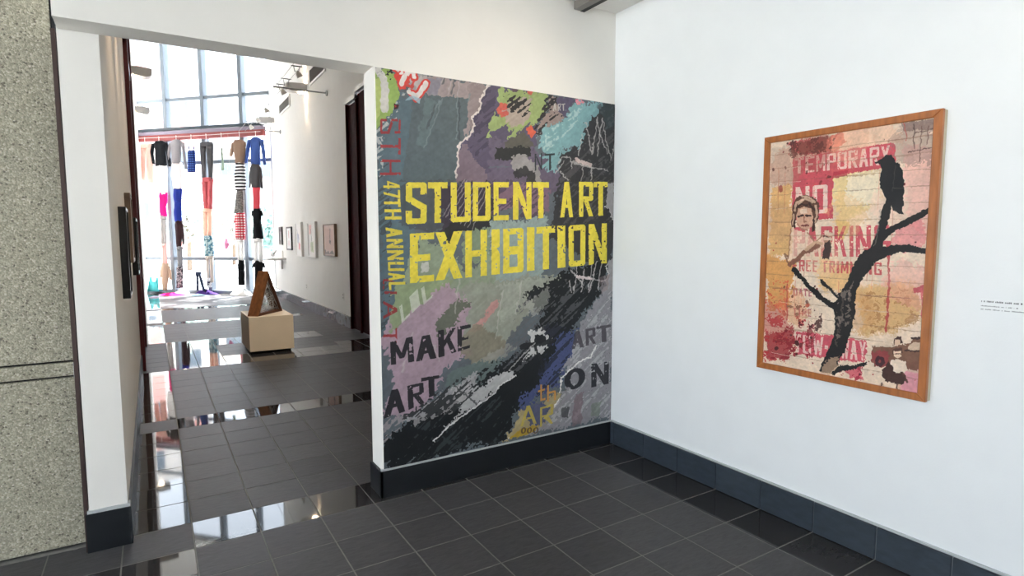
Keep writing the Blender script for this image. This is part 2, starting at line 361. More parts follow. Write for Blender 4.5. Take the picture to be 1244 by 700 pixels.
# ------------------------------------------------------------------ the place (metres; x along the poster wall, y down the corridor)
TX, TY = .31, .308
HEAD, CEIL, CCEIL = 2.515, 3.145, 7.4
XR, XC, XL = 1.865, 1.83, -1.21          # right wall, corridor right wall, corridor left wall
P0 = Vector((1.79, 13.75, 0)); AZ = math.radians(-44)
WD = Vector((math.sin(AZ), math.cos(AZ), 0)); WN = Vector((math.cos(AZ), -math.sin(AZ), 0)); WRZ = math.atan2(-WD.y, -WD.x)
def W(s, off, z): return P0 - s*WD - off*WN + Vector((0, 0, z))   # s along the glass wall, off into the room
def struct(name, bm, m, label, parent=None): 
    o = link(name, bm, m, parent)
    if parent is None: tag(o, label, None, None, 'structure')
    return o
DY0, DY1, DH = 4.75, 6.62, 3.77          # doorways in the corridor

# floor: slab plus tiles
floor = struct('floor', B(-6.2, 2.3, -7.8, 17.6, -.12, -.0015), M_grout, 'dark slate tile floor with pale joints running from the gallery down the corridor')
def tile_mesh(name, m):
    bm = bmesh.new(); box(bm, 0.003, TX-0.003, 0.003, TY-0.003, -.012, 0)
    top = [e for e in bm.edges if all(v.co.z > -.001 for v in e.verts)]
    bmesh.ops.bevel(bm, geom=top, offset=.0012, segments=1, affect='EDGES')
    me = bpy.data.meshes.new(name); bm.to_mesh(me); bm.free(); me.materials.append(m); return me
ME_TILE, ME_POL = tile_mesh('tile', M_tile), tile_mesh('tile_polished', M_tilepol)
def polished(i, k):
    if k in (0, 7, 29, 37): return -3 <= i <= 4 if k else (i >= -3)
    if 15 <= k <= 21:
        if i == -4: return False
        if i in (-3, -2): return True
        if i >= 4: return k < 18
        return k in (15, 16, 20, 21)
    if i == -4: return True
    if i == 5: return k < 0
    if i < -4: return k in (0, -1)
    return False
tiles = []
for k in range(-24, 56):
    for i in range(-19, 6):
        x, y = i*TX, k*TY
        if k > 0 and not -4 <= i <= 5: continue
        if y + TY > P0.y + (P0.x - x)*math.cos(AZ)/abs(math.sin(AZ)) + .25: continue
        tiles.append((i, k))
cp = Vector((-1.045, -3.189, 1.548)); fw = Vector((math.sin(.55), math.cos(.55)))
def tile_size(t):
    v = Vector((t[0]*TX+.15-cp.x, t[1]*TY+.15-cp.y)); d = v.length; z = v.dot(fw); side = v.x*fw.y - v.y*fw.x
    if z < 1.25 or abs(side) > .92*z: return 0
    if t[1] >= 0 and not (-4 <= t[0] <= 5): return 0
    if t[1] > 0 and t[0] >= 0 and v.x/max(v.y, .1) > 1.13/3.25: return 0     # behind the poster wall
    return 1/d**2/(1+d)
tiles.sort(key=lambda t: -tile_size(t))
for n_, (i, k) in enumerate(tiles[:300]):
    o = bpy.data.objects.new('tile', ME_POL if polished(i, k) else ME_TILE); COL.objects.link(o)
    o.location = (i*TX, k*TY, rnd.uniform(-.0006, 0)); o.parent = floor
rest = bmesh.new()
for i, k in tiles[300:]:
    n0 = len(rest.faces); box(rest, i*TX+0.003, i*TX+TX-0.003, k*TY+0.003, k*TY+TY-0.003, -.012, 0)
    rest.faces.ensure_lookup_table()
    if polished(i, k):
        for f in rest.faces[n0:]: f.material_index = 1
o = link('tile_field', rest, [M_tile, M_tilepol], floor); o['kind'] = 'stuff'

# poster wall with the header over the opening (one L-shaped wall)
struct('wall_center', prism(bmesh.new(), [(.07, .0), (1.87, .0), (1.87, CEIL), (-1.365, CEIL), (-1.365, HEAD), (.07, HEAD)], 'y', .05, .23), M_wallc,
       'white partition wall with a header spanning the corridor opening')
# left wall of the corridor: end face, doorway, far stretch
yl = lambda x: P0.y + (P0.x - x)*math.cos(AZ)/abs(math.sin(AZ))
bm = bmesh.new()
prism(bm, [(.235, 0), (DY0, 0), (DY0, DH), (DY1, DH), (DY1, 0), (yl(XL)+.1, 0), (yl(XL)+.1, CCEIL), (.235, CCEIL)], 'x', XL-.16, XL)
struct('wall_corridor_left', bm, M_wallc, 'white corridor wall on the left with its end face towards the gallery')
bm = bmesh.new()
prism(bm, [(.23, 0), (4.2, 0), (4.2, 3.86), (6.08, 3.86), (6.08, DH), (DY1, DH), (DY1, 0), (yl(XC)+.1, 0), (yl(XC)+.1, CCEIL), (.23, CCEIL)], 'x', XC, XC+.2)
struct('wall_corridor_right', bm, M_wall, 'white corridor wall on the right with two vents and a row of pictures')
struct('wall_over_opening', B(XL-.16, XC+.2, .235, .4, CEIL+.1, CCEIL), M_wall, 'white upper wall of the tall corridor above the opening')
struct('wall_right', B(XR, XR+.2, -7.8, .23, 0, CEIL), M_wall, 'white gallery wall on the right carrying the framed painting')
struct('ceiling', B(-6.2, XR+.2, -7.8, .235, CEIL, CEIL+.12), M_ceil, 'flat white gallery ceiling')
bm = bmesh.new()
prism(bm, [(XL-.16, .235), (XC+.2, .235), (XC+.2, yl(XC+.2)+.1), (XL-.16, yl(XL-.16)+.1)], 'z', CCEIL, CCEIL+.15)
struct('ceiling_corridor', bm, M_ceil, 'high white ceiling of the corridor')
# exposed aggregate wall beside the opening: lower panel, narrow band, upper panel
conc = struct('wall_left', B(-6.2, -1.40, .36, .56, 0, CEIL), M_dark, 'exposed aggregate concrete wall at the left of the opening')
for z0, z1 in ((.012, .868), (.878, .944), (.954, CEIL)):
    link('panel', B(-6.2, -1.398, .335, .37, z0, z1, .003), M_conc, conc)
tr = struct('trim_1', B(-1.392, -1.374, .236, .37, .0, HEAD), M_brown, 'dark bronze strip between the concrete and the white corridor wall')
link('clip', B(-1.4, -1.388, .30, .336, .87, .948), M_silver, tr)
link('gap', B(-1.399, -1.392, .33, .40, 0, CEIL), M_dark, tr)
# sides of the gallery behind the viewer: a glazed front on the left, a plain wall at the back
def glazed(name, loc, L_, n, label, rz, z0=.12):
    w = empty(name, loc, label, None, rz, kind='structure')
    for j in range(n+1):
        x = -L_/2 + L_*j/n; link('mullion', B(x-.03, x+.03, -.05, .05, z0-.12, CEIL), M_alum, w)
    for z in (z0-.06, 2.33, CEIL-.04): link('transom', B(-L_/2, L_/2, -.045, .045, z-.04, z+.04), M_alum, w)
    for j in range(n):
        a = -L_/2 + L_*j/n
        for c, e in ((z0, 2.29), (2.37, CEIL-.08)): link('pane', B(a+.03, a+L_/n-.03, -.006, .006, c, e), M_glass, w)
    return w
glazed('window_2', (-6.2, -3.6, 0), 8.2, 6, 'glazed front of the gallery on the side facing the painting wall', PI/2)
struct('wall_back', B(-6.2, XR+.2, -7.8, -7.7, 0, CEIL), M_wall, 'white rear wall of the gallery')
portal('daylight_side', Matrix.Translation((-6.1, -3.6, 1.58)) @ Matrix.Rotation(-PI/2, 4, 'Y'), 3.1, 8.2)

# baseboards
bl = struct('baseboard_center', B(.055, 1.852, .035, .06, 0, .165), M_blackbase, 'black painted base along the poster wall')
link('base_end', B(.055, .069, .035, .24, 0, .165, .001), M_blackbase, bl)
link('cap_strip', B(.057, 1.852, .036, .052, .165, .176), M_silver, bl)
br = struct('baseboard_right', B(XR-.008, XR+.01, -7.8, .036, 0, .166), M_basegrout, 'blue grey slate tile base along the right wall')
ys = [.034, -.022+.0]; y = -.022
edges = [.034, -.004] + [-.004 - TY*j for j in range(1, 12)]
for a, b in zip(edges, edges[1:]):
    link('tile', B(XR-.018, XR-.004, b+.003, a-.003, .003, .165, .0015), M_basetile, br)
link('cap_strip', B(XR-.013, XR+.005, -7.8, .034, .169, .178), M_silver, br)
bw = struct('baseboard_left', B(-1.385, -1.196, .222, .26, 0, .195), M_blackbase, 'black base under the end of the white corridor wall')
link('base_side', B(-1.21, -1.196, .26, DY0, 0, .195), M_blackbase, bw)
link('cap_strip', B(-1.378, -1.2, .226, .27, .196, .212), M_silver, bw)
bc = struct('baseboard_corridor', B(XC-.004, XC+.01, DY1, yl(XC)-.02, 0, .21), M_basegrout, 'polished grey tile base along the right corridor wall')
y = DY1
while y < yl(XC)-.05:
    y2 = min(y+TY, yl(XC)-.03)
    link('tile', B(XC-.016, XC-.002, y+.002, y2-.002, .003, .208, .001), M_basepol, bc); y = y2

# doorways: maroon leaves set back, maroon jambs, stepped white lintel on the right
RY0, RYS, RH2 = 4.2, 6.08, 3.86      # the right doorway: near edge, where its head steps up, upper head height
d = empty('door_1', (XC, (RY0+DY1)/2, 0), 'dark maroon double door recessed in the right corridor wall', None, kind='structure'); h = (DY1-RY0)/2; st = RYS-(RY0+DY1)/2
for s_, y0, y1, tp in ((-1, -h, .45-h, RH2), (0, .45-h, st, RH2), (1, st, h, DH)):
    lf = link('door_leaf', B(.03, .10, y0+.004, y1-.004, .012, tp-.02, .004), M_maroon, d)
    if s_ == 0: link('handle', tube(bmesh.new(), [(.03, -.3, .85), (-.0, -.3, .88), (-.0, -.3, 1.25), (.03, -.3, 1.28)], .011), M_steel, lf)
link('jamb', B(-.008, .2, h-.03, h, 0, DH, .003), M_maroon, d); link('jamb', B(-.004, .03, st-.03, st+.03, 0, DH, .003), M_maroon, d)
for z0, z1, px_, e in ((0, .05, -.022, 0), (.05, .085, -.013, .012)):
    link('casing', B(px_, .03, st-.02-e, h+.012+e, DH+z0, DH+z1, .003), M_white, d); link('casing', B(px_, .03, -h, st+.0, RH2+z0, RH2+z1, .003), M_white, d)
link('casing', B(-.02, .03, st-.02, st+.004, DH, RH2+.05, .003), M_white, d)
d = empty('door_2', (XL, (DY0+DY1)/2, 0), 'maroon framed doorway in the left corridor wall', None, kind='structure')
h = (DY1-DY0)/2
link('door_leaf', B(-.14, -.10, -h, h, .01, DH-.03), M_maroon, d)
for s_ in (-1, 1):
    link('jamb', B(-.16, .045, s_*h-.06 if s_ > 0 else s_*h, s_*h if s_ > 0 else s_*h+.06, 0, CCEIL-.01 if s_ > 0 else DH+2, .003), M_maroon2, d)
link('lintel', B(-.16, .03, -h, h, DH-.03, DH+.06), M_maroon2, d)

# glass wall at the end of the corridor (turned 44 degrees)
win = empty('window_1', P0, 'tall glass wall with grey mullions closing the end of the corridor', None, WRZ, kind='structure')
SL, SR = -4.50, .10   # the glass runs from wall to wall
MUL = [SL+.04, -3.28, -2.02, -.77, SR+.10]; TRA = [.05, 1.0, 3.69, 5.46, CCEIL-.05]
for s_ in MUL: link('mullion', B(s_-.06, s_+.06, -.09, .09, 0, CCEIL, .004), M_alum, win)
for z in TRA: link('transom', B(SL, SR, -.05, .05, z-.045 if z > .1 else 0, z+.045 if z > .1 else .1, .003), M_alum, win)
for a, b in zip(MUL, MUL[1:]):
    for c, e in zip(TRA, TRA[1:]): link('pane', B(a+.04, b-.04, -.008, .008, c+.03, e-.03), M_glass, win)
bmx = struct('trim_2', bmesh.new(), M_redbeam, 'red painted steel beam with a lilac grey top crossing the glass wall')
bmx.location = P0; bmx.rotation_euler = (0, 0, WRZ)
bm = bmesh.new(); box(bm, -4.28, .0, -.20, -.08, 4.315, 4.475, .004); bm.to_mesh(bmx.data); bm.free()
link('top_flange', B(-4.28, .0, -.21, -.075, 4.475, 4.565, .004), M_lilac, bmx)
rl = struct('trim_3', bmesh.new(), M_rail, 'dark handrail running above the red beam'); rl.location = P0; rl.rotation_euler = (0, 0, WRZ)
bm = bmesh.new(); box(bm, -4.28, .0, -.19, -.10, 4.585, 4.67, .012); bm.to_mesh(rl.data); bm.free()
for s_ in (-4.0, -3.28, -2.02, -.77, -.1): link('bracket', B(s_-.02, s_+.02, -.16, -.07, 4.56, 4.60), M_rail, rl)
zm = Matrix((( -WD.x, 0, WN.x, 0), (-WD.y, 0, WN.y, 0), (0, 1, 0, 0), (0, 0, 0, 1)))
portal('daylight_corridor', Matrix.Translation(W(-2.2, .02, 3.7)) @ zm, 4.4, 7.2)

# ------------------------------------------------------------------ measured data
POSTER = [
 ('p',(92,100,106),0,1,[(-0.014,-0.018),(1.021,-0.039),(1.047,1.052),(-0.045,1.014)]),
 ('p',(86,106,116),0.03,1,[(-0.003,0.058),(0.129,0.066),(0.129,0.498),(-0.001,0.681)]),
 ('n',(168,172,172),0.42,60,1,[(-0.007,0.088),(0.095,0.059),(0.065,0.113),(0.019,0.152),(0.027,0.263),(-0.012,0.265)]),
 ('n',(60,66,70),0.3,70,0.7,[(-0.005,0.235),(0.048,0.232),(0.045,0.685),(-0.007,0.681)]),
 ('p',(152,138,138),0.015,1,[(0.102,0.005),(0.412,0.002),(0.345,0.085),(0.319,0.146),(0.282,0.048),(0.147,0.052)]),
 ('p',(128,126,140),0.02,0.8,[(0.172,0.009),(0.232,0.007),(0.213,0.046),(0.147,0.044)]),
 ('p',(84,97,102),0.008,1,[(0.124,0.046),(0.33,0.048),(0.335,0.086),(0.306,0.139),(0.286,0.191),(0.272,0.26),(0.216,0.263),(0.084,0.268),(0.11,0.128)]),
 ('p',(96,112,116),0.02,0.8,[(0.171,0.052),(0.213,0.06),(0.168,0.183),(0.133,0.177),(0.152,0.106)]),
 ('p',(140,126,126),0.012,1,[(0.333,0.01),(0.415,0.001),(0.365,0.083),(0.338,0.145),(0.33,0.069)]),
 ('s',(176,166,166),0.005,0.6,0.006,[(0.239,-0.012),(0.226,0.018)]),
 ('s',(176,166,166),0.005,0.6,0.006,[(0.276,-0.01),(0.25,0.04)]),
 ('s',(176,166,166),0.005,0.6,0.006,[(0.301,-0.006),(0.288,0.041)]),
 ('s',(120,134,138),0.005,0.6,0.006,[(0.232,0.052),(0.162,0.183)]),
 ('s',(120,134,138),0.005,0.6,0.006,[(0.225,0.059),(0.188,0.091)]),
 ('s',(120,134,138),0.005,0.6,0.006,[(0.288,0.045),(0.285,0.151)]),
 ('s',(120,134,138),0.005,0.6,0.006,[(0.336,0.032),(0.329,0.054)]),
 ('s',(60,68,74),0.006,0.55,0.006,[(0.245,-0.013),(0.232,0.017)]),
 ('s',(60,68,74),0.006,0.55,0.006,[(0.285,-0.009),(0.263,0.039)]),
 ('s',(60,68,74),0.006,0.55,0.006,[(0.204,0.069),(0.172,0.133)]),
 ('s',(60,68,74),0.006,0.55,0.006,[(0.294,0.049),(0.293,0.154)]),
 ('p',(86,79,100),0.01,1,[(0.409,-0.0),(0.397,0.016),(0.375,0.052),(0.375,0.072),(0.347,0.091),(0.355,0.11),(0.332,0.139),(0.299,0.167),(0.292,0.186),(0.289,0.21),(0.272,0.249),(0.311,0.269),(0.544,0.26),(0.617,0.147),(0.617,-0.012),(0.509,-0.006)]),
 ('p',(120,104,116),0.01,1,[(0.315,0.161),(0.292,0.193),(0.272,0.249),(0.285,0.27),(0.445,0.264),(0.397,0.231),(0.351,0.198)]),
 ('n',(64,56,76),0.42,60,0.8,[(0.406,0.004),(0.446,0.005),(0.445,0.14),(0.371,0.188),(0.338,0.173),(0.365,0.09)]),
 ('s',(216,206,200),0.008,0.95,0.02,[(0.409,-0.0),(0.397,0.016),(0.375,0.052),(0.375,0.072),(0.347,0.091),(0.355,0.11),(0.332,0.139),(0.299,0.167),(0.292,0.186),(0.289,0.21),(0.272,0.249)]),
 ('p',(148,164,106),0.02,1,[(0.463,0.001),(0.598,-0.001),(0.669,0.001),(0.651,0.049),(0.613,0.09),(0.562,0.099),(0.491,0.137),(0.47,0.145),(0.512,0.102),(0.463,0.124),(0.421,0.133),(0.415,0.101),(0.456,0.065)]),
 ('p',(148,164,106),0.02,1,[(0.439,0.066),(0.439,0.119),(0.418,0.142),(0.398,0.143),(0.418,0.116),(0.405,0.112)]),
 ('p',(170,154,142),0.035,1,[(0.491,0.038),(0.584,0.016),(0.584,0.07),(0.555,0.097),(0.491,0.1),(0.47,0.075),(0.463,0.058)]),
 ('n',(40,38,38),0.44,70,1,[(0.484,0.016),(0.591,0.015),(0.584,0.066),(0.512,0.058)]),
 ('p',(150,132,126),0.03,1,[(0.669,0.004),(0.712,0.004),(0.735,0.063),(0.659,0.11),(0.614,0.122),(0.628,0.085),(0.666,0.054)]),
 ('n',(44,42,44),0.46,80,1,[(0.666,-0.001),(0.758,0.002),(0.728,0.059),(0.636,0.125),(0.61,0.113)]),
 ('p',(84,78,100),0.02,1,[(0.708,0.005),(0.798,0.001),(0.774,0.022),(0.743,0.062),(0.712,0.041)]),
 ('p',(86,79,100),0.02,1,[(0.422,0.118),(0.484,0.096),(0.491,0.122),(0.463,0.154),(0.421,0.17)]),
 ('p',(208,96,72),0.006,1,[(0.566,0.105),(0.588,0.092),(0.612,0.113),(0.591,0.132)]),
 ('p',(200,88,74),0.006,1,[(0.588,0.173),(0.608,0.164),(0.611,0.177),(0.591,0.185)]),
 ('p',(196,92,80),0.006,1,[(0.573,0.0),(0.602,-0.001),(0.591,0.009),(0.577,0.009)]),
 ('s',(196,84,72),0.02,0.9,0.006,[(0.483,0.049),(0.463,0.053),(0.456,0.065),(0.467,0.073),(0.485,0.067)]),
 ('p',(88,70,78),0.01,1,[(0.512,-0.002),(0.537,-0.001),(0.526,0.01),(0.511,0.009)]),
 ('p',(222,140,152),0.012,1,[(0.79,0.001),(0.827,0.002),(0.847,0.012),(0.823,0.02),(0.807,0.018)]),
 ('l',(196,190,180),0.85,0.2,'A',[(0.69,0.026),(0.707,0.022),(0.707,0.043),(0.69,0.046)]),
 ('l',(196,190,180),0.85,0.2,'R',[(0.713,0.024),(0.727,0.021),(0.727,0.041),(0.713,0.044)]),
 ('l',(196,190,180),0.85,0.2,'T',[(0.73,0.022),(0.748,0.019),(0.748,0.039),(0.731,0.043)]),
 ('p',(98,88,106),0.02,1,[(0.415,0.14),(0.484,0.14),(0.584,0.156),(0.636,0.171),(0.713,0.205),(0.729,0.28),(0.414,0.289)]),
 ('p',(40,42,42),0.012,1,[(0.442,0.165),(0.584,0.154),(0.595,0.183),(0.512,0.194),(0.435,0.2)]),
 ('p',(86,84,76),0.015,1,[(0.47,0.15),(0.555,0.113),(0.591,0.135),(0.614,0.154),(0.483,0.162)]),
 ('s',(92,100,108),0.004,0.8,0.006,[(0.407,0.219),(0.591,0.21)]),
 ('s',(152,148,146),0.062,0.92,0.01,[(0.533,0.2),(0.566,0.205),(0.591,0.22),(0.605,0.242),(0.608,0.27)]),
 ('s',(44,44,46),0.036,0.9,0.01,[(0.537,0.231),(0.566,0.223),(0.586,0.234),(0.589,0.257)]),
 ('p',(122,162,166),0.028,1,[(0.939,0.0),(0.872,0.006),(0.782,0.021),(0.735,0.063),(0.674,0.095),(0.636,0.135),(0.644,0.166),(0.636,0.208),(0.698,0.224),(0.713,0.167),(0.744,0.151),(0.808,0.133),(0.84,0.093),(0.848,0.068),(0.906,0.037)]),
 ('n',(190,205,200),0.3,60,0.5,[(0.735,0.063),(0.839,0.021),(0.807,0.076),(0.682,0.16),(0.644,0.157)]),
 ('p',(50,50,53),0.018,1,[(1.009,-0.006),(0.956,-0.001),(0.91,0.034),(0.852,0.068),(0.84,0.098),(0.808,0.138),(0.744,0.156),(0.709,0.172),(0.721,0.223),(0.706,0.285),(0.699,0.347),(0.668,0.414),(0.967,0.506),(1.019,0.414)]),
 ('n',(86,84,84),0.3,70,0.6,[(1.004,0.002),(0.915,0.044),(0.841,0.122),(0.729,0.223),(0.73,0.366),(1.008,0.363)]),
 ('p',(60,84,86),0.03,0.4,[(0.906,0.011),(0.974,0.002),(1.0,0.001),(1.001,0.062),(0.958,0.08)]),
 ('s',(186,182,178),0.0055,0.75,0.01,[(0.85,0.066),(0.881,0.157),(0.908,0.047)]),
 ('s',(186,182,178),0.0055,0.75,0.01,[(0.907,0.161),(0.932,0.05),(0.979,0.17),(1.001,0.121)]),
 ('s',(186,182,178),0.0055,0.75,0.01,[(0.83,0.098),(0.812,0.162)]),
 ('s',(186,182,178),0.0055,0.75,0.01,[(0.784,0.187),(0.965,0.205)]),
 ('s',(186,182,178),0.0055,0.75,0.01,[(0.883,0.189),(0.882,0.236)]),
 ('s',(186,182,178),0.0055,0.75,0.01,[(0.838,0.189),(0.826,0.238)]),
 ('s',(186,182,178),0.0055,0.75,0.01,[(0.725,0.218),(0.767,0.24)]),
 ('s',(186,182,178),0.0055,0.75,0.01,[(0.713,0.191),(0.736,0.173),(0.768,0.174),(0.783,0.192),(0.782,0.206)]),
 ('s',(186,182,178),0.0055,0.75,0.01,[(0.702,0.224),(0.744,0.184)]),
 ('s',(186,182,178),0.0055,0.75,0.01,[(0.906,0.064),(0.96,0.153)]),
 ('s',(206,186,180),0.014,0.85,0.006,[(0.8,0.179),(0.875,0.19)]),
 ('l',(38,46,50),0.95,0.1,'N_thin',[(0.608,0.172),(0.641,0.168),(0.641,0.215),(0.608,0.22)]),
 ('l',(38,46,50),0.95,0.1,'T_thin',[(0.653,0.17),(0.702,0.165),(0.702,0.212),(0.653,0.218)]),
 ('p',(70,74,80),0.02,0.6,[(0.061,0.27),(0.337,0.259),(0.336,0.364),(0.182,0.395),(0.087,0.383)]),
 ('p',(60,52,66),0.03,1,[(0.197,0.281),(0.417,0.256),(0.416,0.358),(0.258,0.382),(0.226,0.395)]),
 ('p',(42,44,46),0.02,1,[(0.226,0.395),(0.258,0.369),(0.417,0.345),(0.43,0.376),(0.309,0.39),(0.25,0.438)]),
 ('s',(178,172,172),0.004,0.6,0.012,[(0.311,0.256),(0.227,0.352)]),
 ('s',(178,172,172),0.004,0.6,0.012,[(0.322,0.259),(0.24,0.356)]),
 ('s',(178,172,172),0.004,0.6,0.012,[(0.334,0.263),(0.254,0.361)]),
 ('s',(178,172,172),0.004,0.6,0.012,[(0.346,0.266),(0.268,0.365)]),
 ('s',(178,172,172),0.004,0.6,0.012,[(0.358,0.27),(0.282,0.369)]),
 ('s',(178,172,172),0.004,0.6,0.012,[(0.37,0.273),(0.296,0.373)]),
 ('s',(178,172,172),0.004,0.6,0.012,[(0.382,0.277),(0.311,0.377)]),
 ('s',(178,172,172),0.004,0.6,0.012,[(0.394,0.28),(0.325,0.381)]),
 ('s',(178,172,172),0.004,0.6,0.012,[(0.406,0.284),(0.339,0.386)]),
 ('p',(124,98,114),0.03,1,[(0.421,0.265),(0.599,0.258),(0.682,0.265),(0.675,0.331),(0.599,0.351),(0.504,0.325),(0.42,0.349)]),
 ('n',(70,60,76),0.36,60,0.8,[(0.421,0.256),(0.659,0.247),(0.66,0.35),(0.42,0.354)]),
 ('p',(140,156,154),0.02,1,[(0.42,0.363),(0.599,0.356),(0.668,0.345),(0.66,0.393),(0.653,0.522),(0.577,0.567),(0.419,0.561)]),
 ('p',(136,148,128),0.03,1,[(0.139,0.433),(0.164,0.412),(0.225,0.425),(0.308,0.496),(0.43,0.453),(0.443,0.535),(0.06,0.549),(0.103,0.467)]),
 ('p',(198,196,194),0.02,0.8,[(0.147,0.476),(0.175,0.474),(0.171,0.497),(0.144,0.501)]),
 ('p',(126,142,118),0.03,0.9,[(0.309,0.395),(0.335,0.386),(0.416,0.381),(0.416,0.462),(0.308,0.478)]),
 ('p',(142,146,134),0.02,1,[(0.301,0.537),(0.611,0.518),(0.801,0.513),(0.673,0.568),(0.551,0.649),(0.435,0.754),(0.338,0.755),(0.209,0.674),(0.173,0.577)]),
 ('p',(166,170,160),0.03,0.5,[(0.436,0.541),(0.672,0.52),(0.581,0.593),(0.464,0.644)]),
 ('p',(164,142,154),0.02,1,[(0.005,0.661),(0.065,0.564),(0.236,0.527),(0.34,0.583),(0.299,0.68),(0.338,0.728),(0.233,0.756),(0.18,0.831),(0.081,0.872),(-0.001,0.863),(0.042,0.773)]),
 ('p',(138,152,118),0.02,1,[(0.049,0.53),(0.249,0.501),(0.249,0.536),(0.112,0.591),(0.034,0.654)]),
 ('l',(206,208,196),0.7,0.3,'L',[(0.143,0.541),(0.18,0.521),(0.189,0.564),(0.152,0.584)]),
 ('l',(206,208,196),0.7,0.3,'I',[(0.101,0.561),(0.131,0.541),(0.14,0.584),(0.109,0.604)]),
 ('l',(206,208,196),0.7,0.3,'L',[(0.065,0.585),(0.095,0.565),(0.103,0.608),(0.073,0.627)]),
 ('p',(92,98,84),0.03,0.9,[(0.19,0.647),(0.287,0.572),(0.34,0.583),(0.286,0.635),(0.209,0.674)]),
 ('p',(196,134,132),0.03,0.75,[(0.325,0.673),(0.429,0.587),(0.45,0.602),(0.366,0.666)]),
 ('p',(128,122,106),0.015,0.85,[(0.299,0.68),(0.366,0.648),(0.492,0.702),(0.435,0.763),(0.325,0.759),(0.285,0.706)]),
 ('p',(150,148,140),0.02,0.7,[(0.325,0.759),(0.492,0.711),(0.536,0.724),(0.407,0.77)]),
 ('p',(98,112,110),0.03,0.9,[(0.258,0.767),(0.338,0.755),(0.435,0.763),(0.478,0.748),(0.406,0.808),(0.257,0.83),(0.219,0.799)]),
 ('s',(190,186,180),0.006,0.45,0.015,[(0.288,0.519),(0.273,0.616)]),
 ('s',(190,186,180),0.006,0.45,0.015,[(0.464,0.561),(0.435,0.689)]),
 ('s',(190,186,180),0.006,0.45,0.015,[(0.11,0.659),(0.072,0.751)]),
 ('s',(190,186,180),0.006,0.45,0.015,[(0.551,0.536),(0.522,0.628)]),
 ('s',(190,186,180),0.006,0.45,0.015,[(0.171,0.663),(0.207,0.736)]),
 ('p',(20,24,26),0.035,1,[(-0.002,1.0),(0.003,0.94),(0.057,0.904),(0.155,0.872),(0.244,0.842),(0.338,0.801),(0.463,0.775),(0.581,0.727),(0.642,0.644),(0.581,0.593),(0.536,0.587),(0.672,0.529),(0.8,0.493),(0.971,0.486),(0.963,0.547),(0.886,0.616),(0.802,0.662),(0.738,0.748),(0.674,0.843),(0.581,0.892),(0.536,0.916),(0.477,0.996),(0.322,0.998),(0.14,0.999)]),
 ('n',(140,134,136),0.4,60,1,[(-0.001,0.948),(-0.001,0.863),(0.07,0.862),(0.106,0.866),(0.033,0.918)]),
 ('n',(92,92,96),0.34,60,0.7,[(0.536,0.601),(0.801,0.533),(0.937,0.526),(0.737,0.708),(0.551,0.792),(0.463,0.794)]),
 ('n',(58,64,68),0.2,80,0.7,[(0.167,0.865),(0.463,0.86),(0.536,0.907),(0.448,0.992),(0.067,0.984)]),
 ('p',(168,168,160),0.03,0.6,[(0.581,0.598),(0.673,0.549),(0.673,0.597),(0.611,0.642),(0.551,0.611)]),
 ('p',(70,80,122),0.03,1,[(0.721,0.698),(0.803,0.693),(0.82,0.765),(0.722,0.857),(0.612,0.876),(0.551,0.918),(0.536,0.887),(0.643,0.82)]),
 ('n',(30,34,48),0.42,60,0.8,[(0.673,0.655),(0.819,0.694),(0.738,0.839),(0.612,0.886)]),
 ('p',(178,178,178),0.02,1,[(0.185,0.954),(0.23,0.917),(0.283,0.878),(0.245,0.81),(0.365,0.818),(0.463,0.794),(0.524,0.787),(0.514,0.813),(0.434,0.838),(0.35,0.867),(0.283,0.887),(0.217,0.933)]),
 ('p',(176,172,172),0.04,0.75,[(0.069,0.871),(0.143,0.853),(0.245,0.819),(0.338,0.783),(0.351,0.802),(0.257,0.875),(0.192,0.877),(0.117,0.903)]),
 ('n',(40,42,44),0.45,70,0.9,[(0.069,0.871),(0.297,0.788),(0.365,0.822),(0.27,0.876),(0.142,0.888)]),
 ('s',(70,72,72),0.006,0.8,0.006,[(0.258,0.807),(0.357,0.872)]),
 ('s',(214,214,212),0.006,1,0.015,[(0.185,0.954),(0.246,0.917),(0.337,0.879),(0.413,0.855),(0.449,0.83),(0.524,0.809)]),
 ('p',(190,190,188),0.02,1,[(0.581,0.684),(0.65,0.678),(0.689,0.72),(0.635,0.755),(0.581,0.761),(0.551,0.773),(0.611,0.729)]),
 ('p',(30,32,34),0.02,1,[(0.611,0.691),(0.658,0.698),(0.666,0.719),(0.611,0.725)]),
 ('s',(28,30,32),0.02,0.9,0.006,[(0.551,0.725),(0.689,0.72)]),
 ('s',(28,30,32),0.012,0.9,0.006,[(0.611,0.729),(0.65,0.791)]),
 ('s',(190,188,186),0.005,0.8,0.006,[(0.492,0.787),(0.611,0.72)]),
 ('p',(142,140,145),0.022,1,[(0.994,0.548),(0.886,0.626),(0.819,0.683),(0.795,0.763),(0.738,0.819),(0.804,0.804),(0.723,0.908),(0.643,0.959),(0.536,0.99),(1.004,0.994)]),
 ('n',(96,96,100),0.36,60,0.8,[(0.994,0.579),(0.803,0.713),(0.771,0.842),(0.675,0.973),(1.004,0.994)]),
 ('n',(186,184,186),0.3,50,0.7,[(0.994,0.579),(0.803,0.713),(0.771,0.842),(0.675,0.973),(1.004,0.994)]),
 ('p',(124,104,110),0.03,0.7,[(0.805,0.896),(0.848,0.89),(0.84,0.994),(0.79,0.997)]),
 ('p',(118,128,116),0.03,0.7,[(0.892,0.937),(0.944,0.932),(0.936,0.984),(0.892,0.979)]),
 ('p',(66,68,70),0.03,0.8,[(0.739,0.93),(0.781,0.929),(0.773,0.964),(0.74,0.96)]),
 ('s',(222,220,216),0.007,1,0.02,[(0.914,0.749),(0.889,0.782),(0.804,0.804),(0.738,0.839),(0.723,0.908),(0.675,0.943),(0.612,0.975),(0.477,0.992)]),
